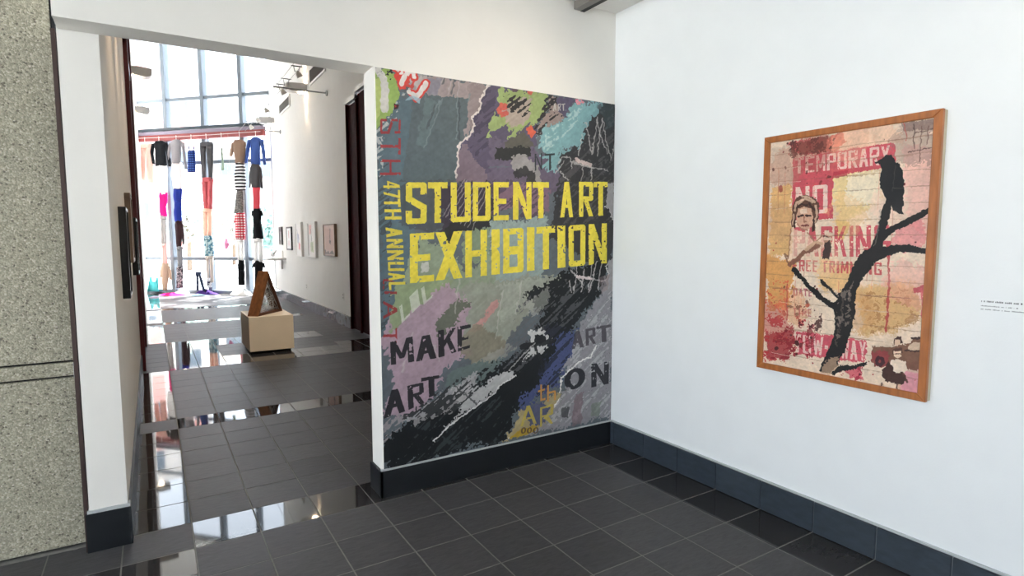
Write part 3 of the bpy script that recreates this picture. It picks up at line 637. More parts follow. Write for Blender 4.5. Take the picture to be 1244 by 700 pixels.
 ('s',(214,212,208),0.006,0.9,0.02,[(0.954,0.313),(0.981,0.32),(0.986,0.345),(1.004,0.358)]),
 ('s',(214,212,208),0.006,0.9,0.02,[(1.011,0.463),(0.984,0.488),(0.958,0.501),(0.981,0.524),(0.959,0.549)]),
 ('p',(150,148,150),0.02,1,[(0.966,0.245),(0.997,0.239),(1.004,0.35),(0.986,0.345),(0.979,0.32),(0.959,0.316)]),
 ('p',(150,148,150),0.02,1,[(1.011,0.463),(0.967,0.493),(0.981,0.524),(0.959,0.549),(0.96,0.58),(1.013,0.582)]),
 ('s',(190,184,184),0.006,0.8,0.008,[(0.813,0.498),(0.797,0.575)]),
 ('s',(190,184,184),0.006,0.8,0.008,[(0.846,0.506),(0.835,0.576)]),
 ('s',(190,184,184),0.006,0.8,0.008,[(0.914,0.487),(0.881,0.572)]),
 ('s',(190,184,184),0.006,0.8,0.008,[(0.932,0.493),(0.924,0.574)]),
 ('s',(190,184,184),0.006,0.8,0.008,[(0.888,0.492),(0.873,0.577)]),
 ('s',(190,184,184),0.006,0.8,0.008,[(0.797,0.525),(0.959,0.549)]),
 ('s',(190,184,184),0.006,0.8,0.008,[(0.78,0.51),(0.847,0.556)]),
 ('s',(190,184,184),0.006,0.8,0.008,[(0.772,0.544),(0.781,0.574)]),
 ('s',(214,200,200),0.012,0.9,0.006,[(0.813,0.53),(0.881,0.537)]),
 ('p',(140,120,120),0.03,0.5,[(0.928,0.536),(0.981,0.527),(0.973,0.578),(0.938,0.587)]),
 ('p',(164,150,112),0.02,1,[(0.469,0.993),(0.536,0.946),(0.551,0.908),(0.643,0.899),(0.739,0.879),(0.707,0.926),(0.643,0.969),(0.536,0.993)]),
 ('p',(176,146,52),0.03,1,[(0.491,0.99),(0.551,0.967),(0.628,0.967),(0.612,0.985),(0.536,0.993)]),
 ('p',(64,74,116),0.03,0.8,[(0.551,0.908),(0.643,0.899),(0.675,0.923),(0.643,0.969),(0.581,0.961)]),
 ('l',(196,140,70),0.95,0.2,'t',[(0.624,0.848),(0.662,0.843),(0.662,0.895),(0.624,0.897)]),
 ('l',(196,140,70),0.95,0.2,'h',[(0.668,0.852),(0.713,0.848),(0.713,0.901),(0.668,0.902)]),
 ('l',(186,166,80),0.95,0.2,'A_thin',[(0.542,0.905),(0.618,0.902),(0.618,0.962),(0.542,0.962)]),
 ('l',(186,166,80),0.95,0.2,'R_thin',[(0.634,0.916),(0.697,0.911),(0.697,0.972),(0.634,0.974)]),
 ('l',(90,72,52),0.85,0.3,'o',[(0.545,0.966),(0.569,0.965),(0.569,0.983),(0.545,0.986)]),
 ('l',(90,72,52),0.85,0.3,'o',[(0.572,0.97),(0.597,0.969),(0.597,0.987),(0.572,0.989)]),
 ('l',(90,72,52),0.85,0.3,'o',[(0.6,0.973),(0.628,0.973),(0.628,0.991),(0.6,0.993)]),
 ('p',(146,172,94),0.008,1,[(-0.01,0.009),(0.04,-0.004),(0.067,0.016),(0.081,0.054),(0.054,0.1),(0.026,0.118),(0.003,0.14),(-0.014,0.156)]),
 ('p',(186,196,120),0.008,0.8,[(-0.008,0.03),(0.014,0.022),(0.021,0.072),(0.009,0.116),(-0.011,0.137)]),
 ('s',(206,202,196),0.026,1,0.004,[(0.009,0.007),(0.025,0.024),(0.032,0.051),(0.028,0.095)]),
 ('n',(36,34,34),0.5,60,1,[(0.004,-0.0),(0.073,-0.0),(0.064,0.02),(0.017,0.017)]),
 ('n',(178,174,172),0.5,60,1,[(-0.007,-0.003),(0.018,-0.002),(0.017,0.025),(-0.008,0.036)]),
 ('p',(206,66,58),0.004,1,[(0.062,0.013),(0.076,0.007),(0.096,0.015),(0.087,0.034),(0.076,0.027),(0.067,0.024)]),
 ('p',(206,66,58),0.004,1,[(0.078,0.037),(0.098,0.033),(0.101,0.042),(0.081,0.046)]),
 ('p',(204,196,194),0.01,0.55,[(0.073,-0.002),(0.125,-0.006),(0.172,-0.005),(0.172,0.023),(0.147,0.05),(0.112,0.049),(0.096,0.027)]),
 ('s',(206,66,58),0.03,1,0.003,[(0.087,0.032),(0.096,0.017),(0.115,-0.003),(0.128,-0.002),(0.132,0.009)]),
 ('s',(206,66,58),0.03,1,0.003,[(0.124,0.052),(0.134,0.06),(0.153,0.045),(0.172,0.021)]),
 ('s',(206,66,58),0.03,1,0.003,[(0.073,-0.002),(0.088,0.004)]),
 ('s',(222,214,210),0.016,1,0.003,[(0.087,0.032),(0.096,0.017),(0.115,-0.003),(0.128,-0.002),(0.132,0.009)]),
 ('s',(222,214,210),0.016,1,0.003,[(0.124,0.052),(0.134,0.06),(0.153,0.045),(0.172,0.021)]),
 ('s',(222,214,210),0.016,1,0.003,[(0.073,-0.002),(0.088,0.004)]),
 ('s',(206,66,58),0.01,0.9,0.006,[(0.114,0.013),(0.104,0.032),(0.117,0.037),(0.132,0.019)]),
 ('s',(204,200,196),0.016,1,0.006,[(0.109,0.048),(0.131,0.058)]),
 ('s',(206,66,58),0.008,1,0.006,[(0.084,-0.004),(0.078,0.006)]),
 ('p',(150,180,196),0.02,0.8,[(0.094,0.071),(0.118,0.059),(0.153,0.06),(0.15,0.074),(0.129,0.066)]),
 ('p',(60,28,32),0.02,1,[(0.059,0.082),(0.078,0.084),(0.074,0.093),(0.06,0.096)]),
 ('p',(170,42,44),0.01,1,[(0.061,0.084),(0.068,0.086),(0.064,0.091)]),
 ('l',(158,50,54),0.9,0.3,'S_thin',[(0.082,0.116),(0.081,0.152),(0.012,0.157),(0.013,0.121)]),
 ('l',(158,50,54),0.9,0.3,'T_thin',[(0.081,0.163),(0.08,0.203),(0.011,0.206),(0.012,0.168)]),
 ('l',(158,50,54),0.9,0.3,'H_thin',[(0.079,0.216),(0.079,0.254),(0.009,0.257),(0.011,0.219)]),
 ('l',(150,46,48),0.85,0.4,'U_thin',[(0.059,0.514),(0.058,0.552),(0.01,0.55),(0.011,0.512)]),
 ('l',(150,46,48),0.85,0.4,'A_thin',[(0.058,0.569),(0.057,0.615),(0.009,0.613),(0.01,0.567)]),
 ('l',(150,46,48),0.85,0.4,'T_thin',[(0.056,0.639),(0.055,0.677),(0.007,0.674),(0.008,0.636)]),
 ('l',(216,198,72),1,0.22,'4',[(0.074,0.268),(0.075,0.288),(0.019,0.29),(0.018,0.271)]),
 ('l',(216,198,72),1,0.22,'7',[(0.075,0.29),(0.076,0.311),(0.02,0.312),(0.019,0.292)]),
 ('l',(216,198,72),1,0.22,'T',[(0.076,0.312),(0.077,0.333),(0.021,0.334),(0.02,0.314)]),
 ('l',(216,198,72),1,0.22,'H',[(0.077,0.338),(0.079,0.364),(0.023,0.365),(0.021,0.34)]),
 ('l',(216,198,72),1,0.22,'A',[(0.08,0.384),(0.081,0.409),(0.025,0.409),(0.024,0.384)]),
 ('l',(216,198,72),1,0.22,'N',[(0.081,0.413),(0.083,0.436),(0.026,0.436),(0.025,0.413)]),
 ('l',(216,198,72),1,0.22,'N',[(0.083,0.441),(0.084,0.466),(0.028,0.466),(0.026,0.441)]),
 ('l',(216,198,72),1,0.22,'U',[(0.084,0.471),(0.086,0.494),(0.029,0.493),(0.028,0.47)]),
 ('l',(216,198,72),1,0.22,'A',[(0.086,0.498),(0.087,0.518),(0.03,0.517),(0.029,0.497)]),
 ('l',(216,198,72),1,0.22,'L',[(0.087,0.522),(0.088,0.542),(0.031,0.541),(0.03,0.521)]),
 ('l',(30,30,34),0.92,0.3,'M',[(0.031,0.673),(0.11,0.664),(0.115,0.73),(0.032,0.732)]),
 ('l',(30,30,34),0.92,0.3,'A',[(0.12,0.668),(0.199,0.661),(0.197,0.728),(0.121,0.731)]),
 ('l',(30,30,34),0.92,0.3,'K',[(0.204,0.655),(0.273,0.652),(0.275,0.718),(0.205,0.728)]),
 ('l',(30,30,34),0.92,0.3,'E',[(0.278,0.65),(0.332,0.646),(0.328,0.711),(0.28,0.718)]),
 ('l',(30,30,34),0.92,0.3,'A',[(0.01,0.798),(0.074,0.795),(0.079,0.858),(0.002,0.868)]),
 ('l',(30,30,34),0.92,0.3,'R',[(0.088,0.792),(0.146,0.788),(0.15,0.843),(0.091,0.856)]),
 ('l',(30,30,34),0.92,0.3,'T',[(0.139,0.776),(0.207,0.775),(0.206,0.824),(0.143,0.836)]),
 ('l',(70,66,72),0.85,0.35,'A',[(0.79,0.7),(0.843,0.693),(0.851,0.749),(0.787,0.752)]),
 ('l',(70,66,72),0.85,0.35,'R',[(0.857,0.694),(0.908,0.691),(0.913,0.743),(0.861,0.747)]),
 ('l',(70,66,72),0.85,0.35,'T',[(0.915,0.689),(0.993,0.687),(0.994,0.74),(0.92,0.743)]),
 ('l',(36,36,42),0.95,0.25,'o',[(0.751,0.816),(0.858,0.809),(0.859,0.875),(0.752,0.88)]),
 ('l',(36,36,42),0.95,0.25,'N',[(0.889,0.807),(0.985,0.807),(0.986,0.879),(0.891,0.882)]),
 ('l',(224,206,70),1,0.3,'S',[(0.096,0.271),(0.17,0.268),(0.168,0.373),(0.093,0.376)]),
 ('l',(224,206,70),1,0.3,'T',[(0.174,0.268),(0.247,0.265),(0.245,0.37),(0.172,0.373)]),
 ('l',(224,206,70),1,0.3,'U',[(0.259,0.265),(0.337,0.262),(0.336,0.367),(0.258,0.37)]),
 ('l',(224,206,70),1,0.3,'D',[(0.345,0.261),(0.417,0.259),(0.416,0.364),(0.344,0.366)]),
 ('l',(224,206,70),1,0.3,'E',[(0.429,0.258),(0.494,0.256),(0.493,0.361),(0.429,0.363)]),
 ('l',(224,206,70),1,0.3,'N',[(0.512,0.255),(0.593,0.252),(0.594,0.357),(0.511,0.36)]),
 ('l',(224,206,70),1,0.3,'T',[(0.599,0.252),(0.673,0.249),(0.673,0.353),(0.599,0.356)]),
 ('l',(224,206,70),1,0.3,'A',[(0.727,0.247),(0.789,0.244),(0.79,0.349),(0.728,0.351)]),
 ('l',(224,206,70),1,0.3,'R',[(0.818,0.243),(0.891,0.241),(0.892,0.345),(0.819,0.348)]),
 ('l',(224,206,70),1,0.3,'T',[(0.893,0.241),(0.966,0.238),(0.968,0.342),(0.894,0.345)]),
 ('l',(224,206,70),1,0.3,'E',[(0.107,0.4),(0.195,0.396),(0.192,0.523),(0.104,0.526)]),
 ('l',(224,206,70),1,0.3,'X',[(0.199,0.396),(0.303,0.392),(0.301,0.518),(0.197,0.522)]),
 ('l',(224,206,70),1,0.3,'H',[(0.314,0.392),(0.401,0.388),(0.4,0.514),(0.312,0.518)]),
 ('l',(224,206,70),1,0.3,'I',[(0.42,0.388),(0.454,0.386),(0.454,0.512),(0.419,0.513)]),
 ('l',(224,206,70),1,0.3,'B',[(0.469,0.386),(0.558,0.382),(0.558,0.508),(0.468,0.511)]),
 ('l',(224,206,70),1,0.3,'I',[(0.573,0.381),(0.607,0.38),(0.607,0.505),(0.573,0.507)]),
 ('l',(224,206,70),1,0.3,'T',[(0.616,0.38),(0.703,0.376),(0.704,0.501),(0.617,0.505)]),
 ('l',(224,206,70),1,0.3,'I',[(0.714,0.376),(0.752,0.374),(0.754,0.499),(0.716,0.501)]),
 ('l',(224,206,70),1,0.3,'O',[(0.768,0.374),(0.853,0.37),(0.854,0.495),(0.77,0.499)]),
 ('l',(224,206,70),1,0.3,'N',[(0.869,0.37),(0.964,0.366),(0.967,0.491),(0.871,0.495)]),
]
PAINTING = [
 ('p',(226,202,178),0,1,[(-0.107,-0.052),(1.034,-0.022),(1.069,1.059),(-0.078,1.046)]),
 ('p',(232,190,160),0.04,0.8,[(0.437,-0.028),(0.777,-0.021),(0.845,0.075),(0.785,0.078),(0.474,0.099)]),
 ('p',(226,196,120),0.05,0.6,[(0.45,0.159),(0.732,0.175),(0.752,0.268),(0.628,0.334),(0.481,0.386)]),
 ('p',(222,184,110),0.05,0.8,[(0.478,0.349),(0.563,0.368),(0.527,0.44),(0.469,0.413)]),
 ('p',(236,220,196),0.04,0.8,[(0.536,0.182),(0.732,0.175),(0.74,0.285),(0.53,0.297)]),
 ('p',(214,160,92),0.06,0.75,[(0.018,0.205),(0.166,0.192),(0.194,0.5),(0.027,0.504)]),
 ('p',(210,140,66),0.06,0.75,[(-0.01,0.499),(0.22,0.525),(0.2,0.733),(0.023,0.744)]),
 ('p',(222,170,104),0.06,0.7,[(0.381,0.502),(0.651,0.543),(0.635,0.694),(0.515,0.653),(0.391,0.64)]),
 ('p',(208,160,100),0.06,0.8,[(0.629,0.619),(0.943,0.587),(0.979,0.716),(0.859,0.78),(0.672,0.815)]),
 ('n',(150,100,56),0.34,26,0.6,[(0.645,0.646),(0.97,0.612),(0.98,0.734),(0.727,0.8)]),
 ('p',(230,160,150),0.06,0.5,[(0.845,0.075),(1.007,0.111),(1.025,0.436),(0.882,0.371)]),
 ('p',(224,120,126),0.06,0.6,[(0.822,0.371),(0.949,0.339),(1.002,0.437),(0.891,0.487),(0.815,0.438)]),
 ('p',(190,168,150),0.05,0.6,[(-0.002,0.028),(0.155,0.02),(0.182,0.192),(0.009,0.205)]),
 ('p',(216,90,70),0.05,0.7,[(0.324,0.025),(0.495,0.003),(0.525,0.041),(0.459,0.08),(0.357,0.073)]),
 ('p',(196,54,62),0.05,0.7,[(0.122,0.018),(0.263,0.01),(0.368,0.01),(0.373,0.083),(0.205,0.062)]),
 ('p',(120,74,62),0.05,0.8,[(0.194,0.019),(0.396,0.008),(0.393,0.062),(0.221,0.072)]),
 ('n',(60,34,30),0.42,22,0.8,[(0.121,-0.001),(0.467,0.001),(0.43,0.078),(0.158,0.077)]),
 ('p',(110,84,80),0.05,0.6,[(0.827,0.004),(0.998,0.005),(0.999,0.04),(0.841,0.034)]),
 ('p',(196,62,76),0.008,0.86,[(0.173,0.083),(0.799,0.072),(0.816,0.161),(0.451,0.174),(0.455,0.349),(0.181,0.346)]),
 ('p',(206,96,92),0.03,0.5,[(0.372,0.074),(0.582,0.075),(0.588,0.158),(0.451,0.168)]),
 ('p',(170,44,60),0.02,0.7,[(0.45,0.159),(0.547,0.156),(0.535,0.177),(0.445,0.186)]),
 ('l',(232,206,190),0.85,0.45,'T',[(0.185,0.084),(0.249,0.083),(0.254,0.15),(0.189,0.15)]),
 ('l',(232,206,190),0.85,0.45,'E',[(0.259,0.083),(0.322,0.083),(0.326,0.15),(0.264,0.15)]),
 ('l',(232,206,190),0.85,0.45,'M',[(0.332,0.083),(0.392,0.082),(0.397,0.15),(0.336,0.15)]),
 ('l',(232,206,190),0.85,0.45,'P',[(0.402,0.082),(0.46,0.082),(0.466,0.15),(0.407,0.15)]),
 ('l',(232,206,190),0.85,0.45,'O',[(0.47,0.081),(0.527,0.081),(0.532,0.15),(0.475,0.15)]),
 ('l',(232,206,190),0.85,0.45,'R',[(0.536,0.081),(0.591,0.08),(0.597,0.15),(0.541,0.15)]),
 ('l',(232,206,190),0.85,0.45,'A',[(0.6,0.08),(0.654,0.08),(0.659,0.15),(0.605,0.15)]),
 ('l',(232,206,190),0.85,0.45,'R',[(0.662,0.08),(0.715,0.079),(0.721,0.15),(0.668,0.15)]),
 ('l',(232,206,190),0.85,0.45,'Y',[(0.723,0.079),(0.774,0.079),(0.78,0.15),(0.729,0.15)]),
 ('l',(232,206,190),0.9,0.4,'N',[(0.199,0.207),(0.296,0.206),(0.304,0.327),(0.207,0.33)]),
 ('l',(232,206,190),0.9,0.4,'O',[(0.318,0.206),(0.416,0.206),(0.424,0.323),(0.326,0.326)]),
 ('l',(196,62,76),0.82,0.4,'P',[(0.198,0.379),(0.279,0.379),(0.288,0.505),(0.206,0.505)]),
 ('l',(196,62,76),0.82,0.4,'A',[(0.282,0.379),(0.371,0.378),(0.38,0.503),(0.291,0.504)]),
 ('l',(196,62,76),0.82,0.4,'R',[(0.385,0.378),(0.46,0.378),(0.469,0.502),(0.394,0.503)]),
 ('l',(196,62,76),0.82,0.4,'K',[(0.471,0.378),(0.548,0.378),(0.557,0.501),(0.48,0.502)]),
 ('l',(196,62,76),0.82,0.4,'I',[(0.566,0.378),(0.588,0.377),(0.598,0.501),(0.575,0.501)]),
 ('l',(196,62,76),0.82,0.4,'N',[(0.603,0.377),(0.691,0.377),(0.7,0.5),(0.613,0.501)]),
 ('l',(196,62,76),0.82,0.4,'G',[(0.71,0.377),(0.802,0.377),(0.812,0.498),(0.719,0.499)]),
 ('l',(196,72,76),0.85,0.35,'F',[(0.201,0.52),(0.237,0.52),(0.24,0.568),(0.205,0.568)]),
 ('l',(196,72,76),0.85,0.35,'R',[(0.245,0.52),(0.283,0.52),(0.286,0.568),(0.249,0.568)]),
 ('l',(196,72,76),0.85,0.35,'E',[(0.294,0.52),(0.328,0.52),(0.332,0.568),(0.298,0.568)]),
 ('l',(196,72,76),0.85,0.35,'E',[(0.34,0.52),(0.373,0.52),(0.376,0.569),(0.343,0.568)]),
 ('l',(196,72,76),0.85,0.35,'T',[(0.4,0.52),(0.438,0.52),(0.442,0.569),(0.404,0.569)]),
 ('l',(196,72,76),0.85,0.35,'R',[(0.449,0.52),(0.486,0.52),(0.49,0.569),(0.453,0.569)]),
 ('l',(196,72,76),0.85,0.35,'I',[(0.497,0.52),(0.512,0.52),(0.516,0.569),(0.5,0.569)]),
 ('l',(196,72,76),0.85,0.35,'M',[(0.523,0.52),(0.569,0.52),(0.573,0.569),(0.526,0.569)]),
 ('l',(196,72,76),0.85,0.35,'M',[(0.579,0.52),(0.624,0.52),(0.628,0.569),(0.583,0.569)]),
 ('l',(196,72,76),0.85,0.35,'I',[(0.634,0.52),(0.649,0.52),(0.653,0.569),(0.638,0.569)]),
 ('l',(196,72,76),0.85,0.35,'N',[(0.663,0.52),(0.707,0.52),(0.711,0.569),(0.667,0.569)]),
 ('l',(196,72,76),0.85,0.35,'G',[(0.721,0.52),(0.763,0.52),(0.767,0.569),(0.725,0.569)]),
 ('l',(170,78,92),0.8,0.4,'D',[(0.212,0.644),(0.242,0.643),(0.244,0.676),(0.215,0.676)]),
 ('l',(170,78,92),0.8,0.4,'A',[(0.251,0.643),(0.28,0.642),(0.282,0.675),(0.253,0.676)]),
 ('l',(170,78,92),0.8,0.4,'T',[(0.285,0.642),(0.311,0.642),(0.314,0.675),(0.288,0.675)]),
 ('l',(170,78,92),0.8,0.4,'E',[(0.32,0.641),(0.342,0.641),(0.345,0.674),(0.322,0.675)]),
 ('l',(170,78,92),0.8,0.35,'T',[(0.215,0.73),(0.245,0.73),(0.247,0.763),(0.217,0.763)]),
 ('l',(170,78,92),0.8,0.35,'I',[(0.256,0.729),(0.268,0.729),(0.27,0.762),(0.259,0.762)]),
 ('l',(170,78,92),0.8,0.35,'M',[(0.28,0.729),(0.311,0.728),(0.314,0.761),(0.282,0.762)]),
 ('l',(170,78,92),0.8,0.35,'E',[(0.32,0.728),(0.343,0.727),(0.345,0.761),(0.322,0.761)]),
 ('p',(200,66,84),0.012,0.86,[(0.24,0.834),(0.4,0.829),(0.702,0.83),(0.699,0.918),(0.489,0.927),(0.258,0.931)]),
 ('l',(232,206,190),0.85,0.35,'T',[(0.237,0.844),(0.282,0.843),(0.287,0.923),(0.243,0.924)]),
 ('l',(232,206,190),0.85,0.35,'O',[(0.293,0.843),(0.351,0.842),(0.356,0.921),(0.299,0.922)]),
 ('l',(232,206,190),0.85,0.35,'W',[(0.362,0.842),(0.434,0.84),(0.44,0.918),(0.367,0.92)]),
 ('l',(232,206,190),0.85,0.35,'-',[(0.442,0.84),(0.464,0.84),(0.47,0.918),(0.448,0.918)]),
 ('l',(232,206,190),0.85,0.35,'A',[(0.483,0.839),(0.531,0.838),(0.536,0.916),(0.488,0.917)]),
 ('l',(232,206,190),0.85,0.35,'W',[(0.541,0.838),(0.598,0.837),(0.604,0.914),(0.547,0.916)]),
 ('l',(232,206,190),0.85,0.35,'A',[(0.603,0.837),(0.648,0.836),(0.654,0.913),(0.609,0.914)]),
 ('l',(232,206,190),0.85,0.35,'Y',[(0.658,0.836),(0.698,0.835),(0.704,0.911),(0.664,0.912)]),
 ('p',(150,34,40),0.07,0.75,[(0.002,0.865),(0.137,0.843),(0.205,0.805),(0.243,0.875),(0.162,0.958),(0.037,0.982)]),
 ('n',(176,44,50),0.36,18,0.85,[(-0.013,0.768),(0.334,0.744),(0.348,0.947),(0.01,0.997)]),
 ('n',(120,30,40),0.36,22,0.7,[(0.047,0.84),(0.386,0.791),(0.379,0.933),(0.074,0.978)]),
 ('n',(60,30,30),0.2,40,0.8,[(0.186,0.707),(0.433,0.722),(0.43,0.812),(0.194,0.826)]),
 ('n',(200,70,50),0.34,18,0.7,[(-0.021,0.628),(0.192,0.608),(0.184,0.755),(0.007,0.789)]),
 ('p',(170,40,56),0.03,0.9,[(0.933,0.613),(1.002,0.593),(1.004,0.623),(0.946,0.626)]),
 ('s',(196,70,80),0.012,0.8,0.006,[(0.988,0.619),(0.991,0.715)]),
 ('s',(172,52,54),0.012,0.75,0.006,[(0.793,0.458),(0.809,0.574),(0.807,0.784)]),
 ('s',(160,40,50),0.01,0.8,0.006,[(0.167,0.63),(0.174,0.787)]),
 ('s',(196,80,70),0.006,0.8,0.006,[(0.838,-0.007),(0.862,0.068)]),
 ('p',(214,100,140),0.05,0.5,[(0.895,0.903),(0.998,0.873),(0.997,0.999),(0.903,1.003)]),
 ('p',(196,40,66),0.05,0.6,[(0.567,0.962),(0.668,0.94),(0.699,0.984),(0.614,0.995)]),
 ('n',(150,30,50),0.4,22,0.8,[(0.553,0.963),(0.696,0.936),(0.686,0.995),(0.57,1.001)]),
 ('s',(40,24,24),0.006,0.7,0.006,[(0.892,0.014),(0.903,0.103)]),
 ('s',(60,36,34),0.006,0.8,0.006,[(0.872,0.113),(1.006,0.105)]),
 ('s',(60,36,34),0.006,0.7,0.006,[(0.901,0.047),(0.999,0.04)]),
 ('s',(70,40,36),0.006,0.6,0.006,[(0.933,0.026),(0.935,0.153)]),
 ('s',(70,40,36),0.006,0.6,0.006,[(0.967,0.029),(0.967,0.092)]),
 ('s',(120,84,66),0.0045,0.38,0.004,[(0,0.058823529411764705),(1,0.06282352941176471)]),
 ('s',(120,84,66),0.0045,0.38,0.004,[(0,0.11764705882352941),(1,0.12164705882352941)]),
 ('s',(120,84,66),0.0045,0.38,0.004,[(0,0.17647058823529413),(1,0.18047058823529413)]),
 ('s',(120,84,66),0.0045,0.38,0.004,[(0,0.23529411764705882),(1,0.23929411764705882)]),
 ('s',(120,84,66),0.0045,0.38,0.004,[(0,0.29411764705882354),(1,0.29811764705882354)]),
 ('s',(120,84,66),0.0045,0.38,0.004,[(0,0.35294117647058826),(1,0.35694117647058826)]),
 ('s',(120,84,66),0.0045,0.38,0.004,[(0,0.4117647058823529),(1,0.4157647058823529)]),
 ('s',(120,84,66),0.0045,0.38,0.004,[(0,0.47058823529411764),(1,0.47458823529411764)]),
 ('s',(120,84,66),0.0045,0.38,0.004,[(0,0.5294117647058824),(1,0.5334117647058824)]),
 ('s',(120,84,66),0.0045,0.38,0.004,[(0,0.5882352941176471),(1,0.5922352941176471)]),
 ('s',(120,84,66),0.0045,0.38,0.004,[(0,0.6470588235294118),(1,0.6510588235294118)]),
 ('s',(120,84,66),0.0045,0.38,0.004,[(0,0.7058823529411765),(1,0.7098823529411765)]),
 ('s',(120,84,66),0.0045,0.38,0.004,[(0,0.7647058823529411),(1,0.7687058823529411)]),
 ('s',(120,84,66),0.0045,0.38,0.004,[(0,0.8235294117647058),(1,0.8275294117647058)]),
 ('s',(120,84,66),0.0045,0.38,0.004,[(0,0.8823529411764706),(1,0.8863529411764706)]),
 ('s',(120,84,66),0.0045,0.38,0.004,[(0,0.9411764705882353),(1,0.9451764705882353)]),
 ('s',(150,30,40),0.0049,0.95,0.002,[(0.2,0.85),(0.2,0.852)]),
 ('s',(110,24,32),0.0025,0.94,0.002,[(0.195,0.923),(0.195,0.923)]),
 ('s',(70,28,28),0.0049,0.82,0.002,[(0.1,0.822),(0.101,0.822)]),
 ('s',(180,60,50),0.0054,0.93,0.002,[(0.369,0.907),(0.368,0.908)]),
 ('s',(150,30,40),0.0048,0.77,0.002,[(0.071,0.729),(0.071,0.73)]),
 ('s',(150,30,40),0.009,0.81,0.002,[(0.251,0.854),(0.249,0.855)]),
 ('s',(180,60,50),0.0229,0.82,0.002,[(0.319,0.712),(0.314,0.714)]),
 ('s',(150,30,40),0.0103,0.7,0.002,[(0.158,0.799),(0.16,0.799)]),
 ('s',(150,30,40),0.002,0.85,0.002,[(0.03,0.856),(0.029,0.857)]),
 ('s',(150,30,40),0.0092,0.76,0.002,[(0.124,0.772),(0.123,0.773)]),
 ('s',(110,24,32),0.0066,0.74,0.002,[(0.193,0.864),(0.193,0.865)]),
 ('s',(70,28,28),0.0194,0.62,0.002,[(0.311,0.697),(0.315,0.702)]),
 ('s',(110,24,32),0.0069,0.56,0.002,[(0.114,0.661),(0.113,0.663)]),
 ('s',(180,60,50),0.0053,0.75,0.002,[(0.336,0.844),(0.336,0.846)]),
 ('s',(150,30,40),0.0089,0.66,0.002,[(0.189,0.879),(0.191,0.881)]),
 ('s',(70,28,28),0.0033,0.56,0.002,[(0.284,0.867),(0.283,0.867)]),
 ('s',(180,60,50),0.0025,0.94,0.002,[(0.232,0.713),(0.232,0.714)]),
 ('s',(150,30,40),0.0084,0.91,0.002,[(0.37,0.957),(0.371,0.959)]),
 ('s',(150,30,40),0.0109,0.83,0.002,[(0.152,0.749),(0.15,0.749)]),
 ('s',(180,60,50),0.0039,0.87,0.002,[(0.034,0.646),(0.035,0.646)]),
 ('s',(150,30,40),0.009,0.63,0.002,[(0.123,0.898),(0.123,0.901)]),
 ('s',(70,28,28),0.0032,0.61,0.002,[(0.241,0.645),(0.24,0.646)]),
 ('s',(70,28,28),0.0201,0.62,0.002,[(0.284,0.886),(0.281,0.892)]),
 ('s',(70,28,28),0.0077,0.59,0.002,[(0.204,0.64),(0.203,0.644)]),
 ('s',(110,24,32),0.0062,0.75,0.002,[(0.159,0.917),(0.16,0.918)]),
 ('s',(180,60,50),0.0066,0.86,0.002,[(0.197,0.832),(0.195,0.835)]),
 ('s',(180,60,50),0.0106,0.82,0.002,[(0.175,0.865),(0.178,0.868)]),
 ('s',(180,60,50),0.0068,0.91,0.002,[(0.279,0.743),(0.279,0.743)]),
 ('s',(180,60,50),0.0042,0.87,0.002,[(0.201,0.9),(0.201,0.902)]),
 ('s',(70,28,28),0.0229,0.61,0.002,[(0.248,0.756),(0.244,0.757)]),
 ('s',(70,28,28),0.0055,0.69,0.002,[(0.27,0.899),(0.271,0.9)]),
 ('s',(70,28,28),0.0081,0.59,0.002,[(0.377,0.905),(0.376,0.909)]),
 ('s',(70,28,28),0.0147,0.86,0.002,[(0.35,0.849),(0.353,0.851)]),
 ('s',(150,30,40),0.012,0.56,0.002,[(0.352,0.882),(0.349,0.883)]),
 ('s',(70,28,28),0.0027,0.77,0.002,[(0.292,0.724),(0.291,0.725)]),
 ('s',(150,30,40),0.0025,0.81,0.002,[(0.159,0.794),(0.159,0.795)]),
 ('s',(180,60,50),0.007,0.91,0.002,[(0.262,0.784),(0.26,0.787)]),
 ('s',(150,30,40),0.0075,0.93,0.002,[(0.028,0.674),(0.029,0.676)]),
 ('s',(110,24,32),0.0187,0.69,0.002,[(0.174,0.833),(0.171,0.837)]),
 ('s',(150,30,40),0.0057,0.79,0.002,[(0.326,0.913),(0.327,0.915)]),
 ('s',(70,28,28),0.0081,0.87,0.002,[(0.259,0.781),(0.259,0.784)]),
 ('s',(70,28,28),0.0146,0.61,0.002,[(0.148,0.641),(0.145,0.644)]),
 ('s',(180,60,50),0.0025,0.84,0.002,[(0.072,0.717),(0.072,0.718)]),
 ('s',(180,60,50),0.0265,0.69,0.002,[(0.149,0.754),(0.155,0.762)]),
 ('s',(110,24,32),0.0039,0.89,0.002,[(0.255,0.643),(0.256,0.643)]),
 ('s',(180,60,50),0.0063,0.62,0.002,[(0.126,0.74),(0.126,0.742)]),
 ('s',(70,28,28),0.0044,0.93,0.002,[(0.239,0.752),(0.24,0.753)]),
 ('s',(70,28,28),0.0146,0.89,0.002,[(0.257,0.931),(0.254,0.934)]),
 ('s',(150,30,40),0.0024,0.88,0.002,[(0.397,0.845),(0.397,0.846)]),
 ('s',(180,60,50),0.0026,0.64,0.002,[(0.082,0.79),(0.082,0.791)]),
 ('s',(110,24,32),0.0024,0.74,0.002,[(0.091,0.716),(0.092,0.716)]),
 ('s',(110,24,32),0.0055,0.65,0.002,[(0.376,0.757),(0.376,0.759)]),
 ('s',(70,28,28),0.013,0.71,0.002,[(0.211,0.852),(0.208,0.852)]),
 ('s',(180,60,50),0.006,0.61,0.002,[(0.274,0.722),(0.276,0.723)]),
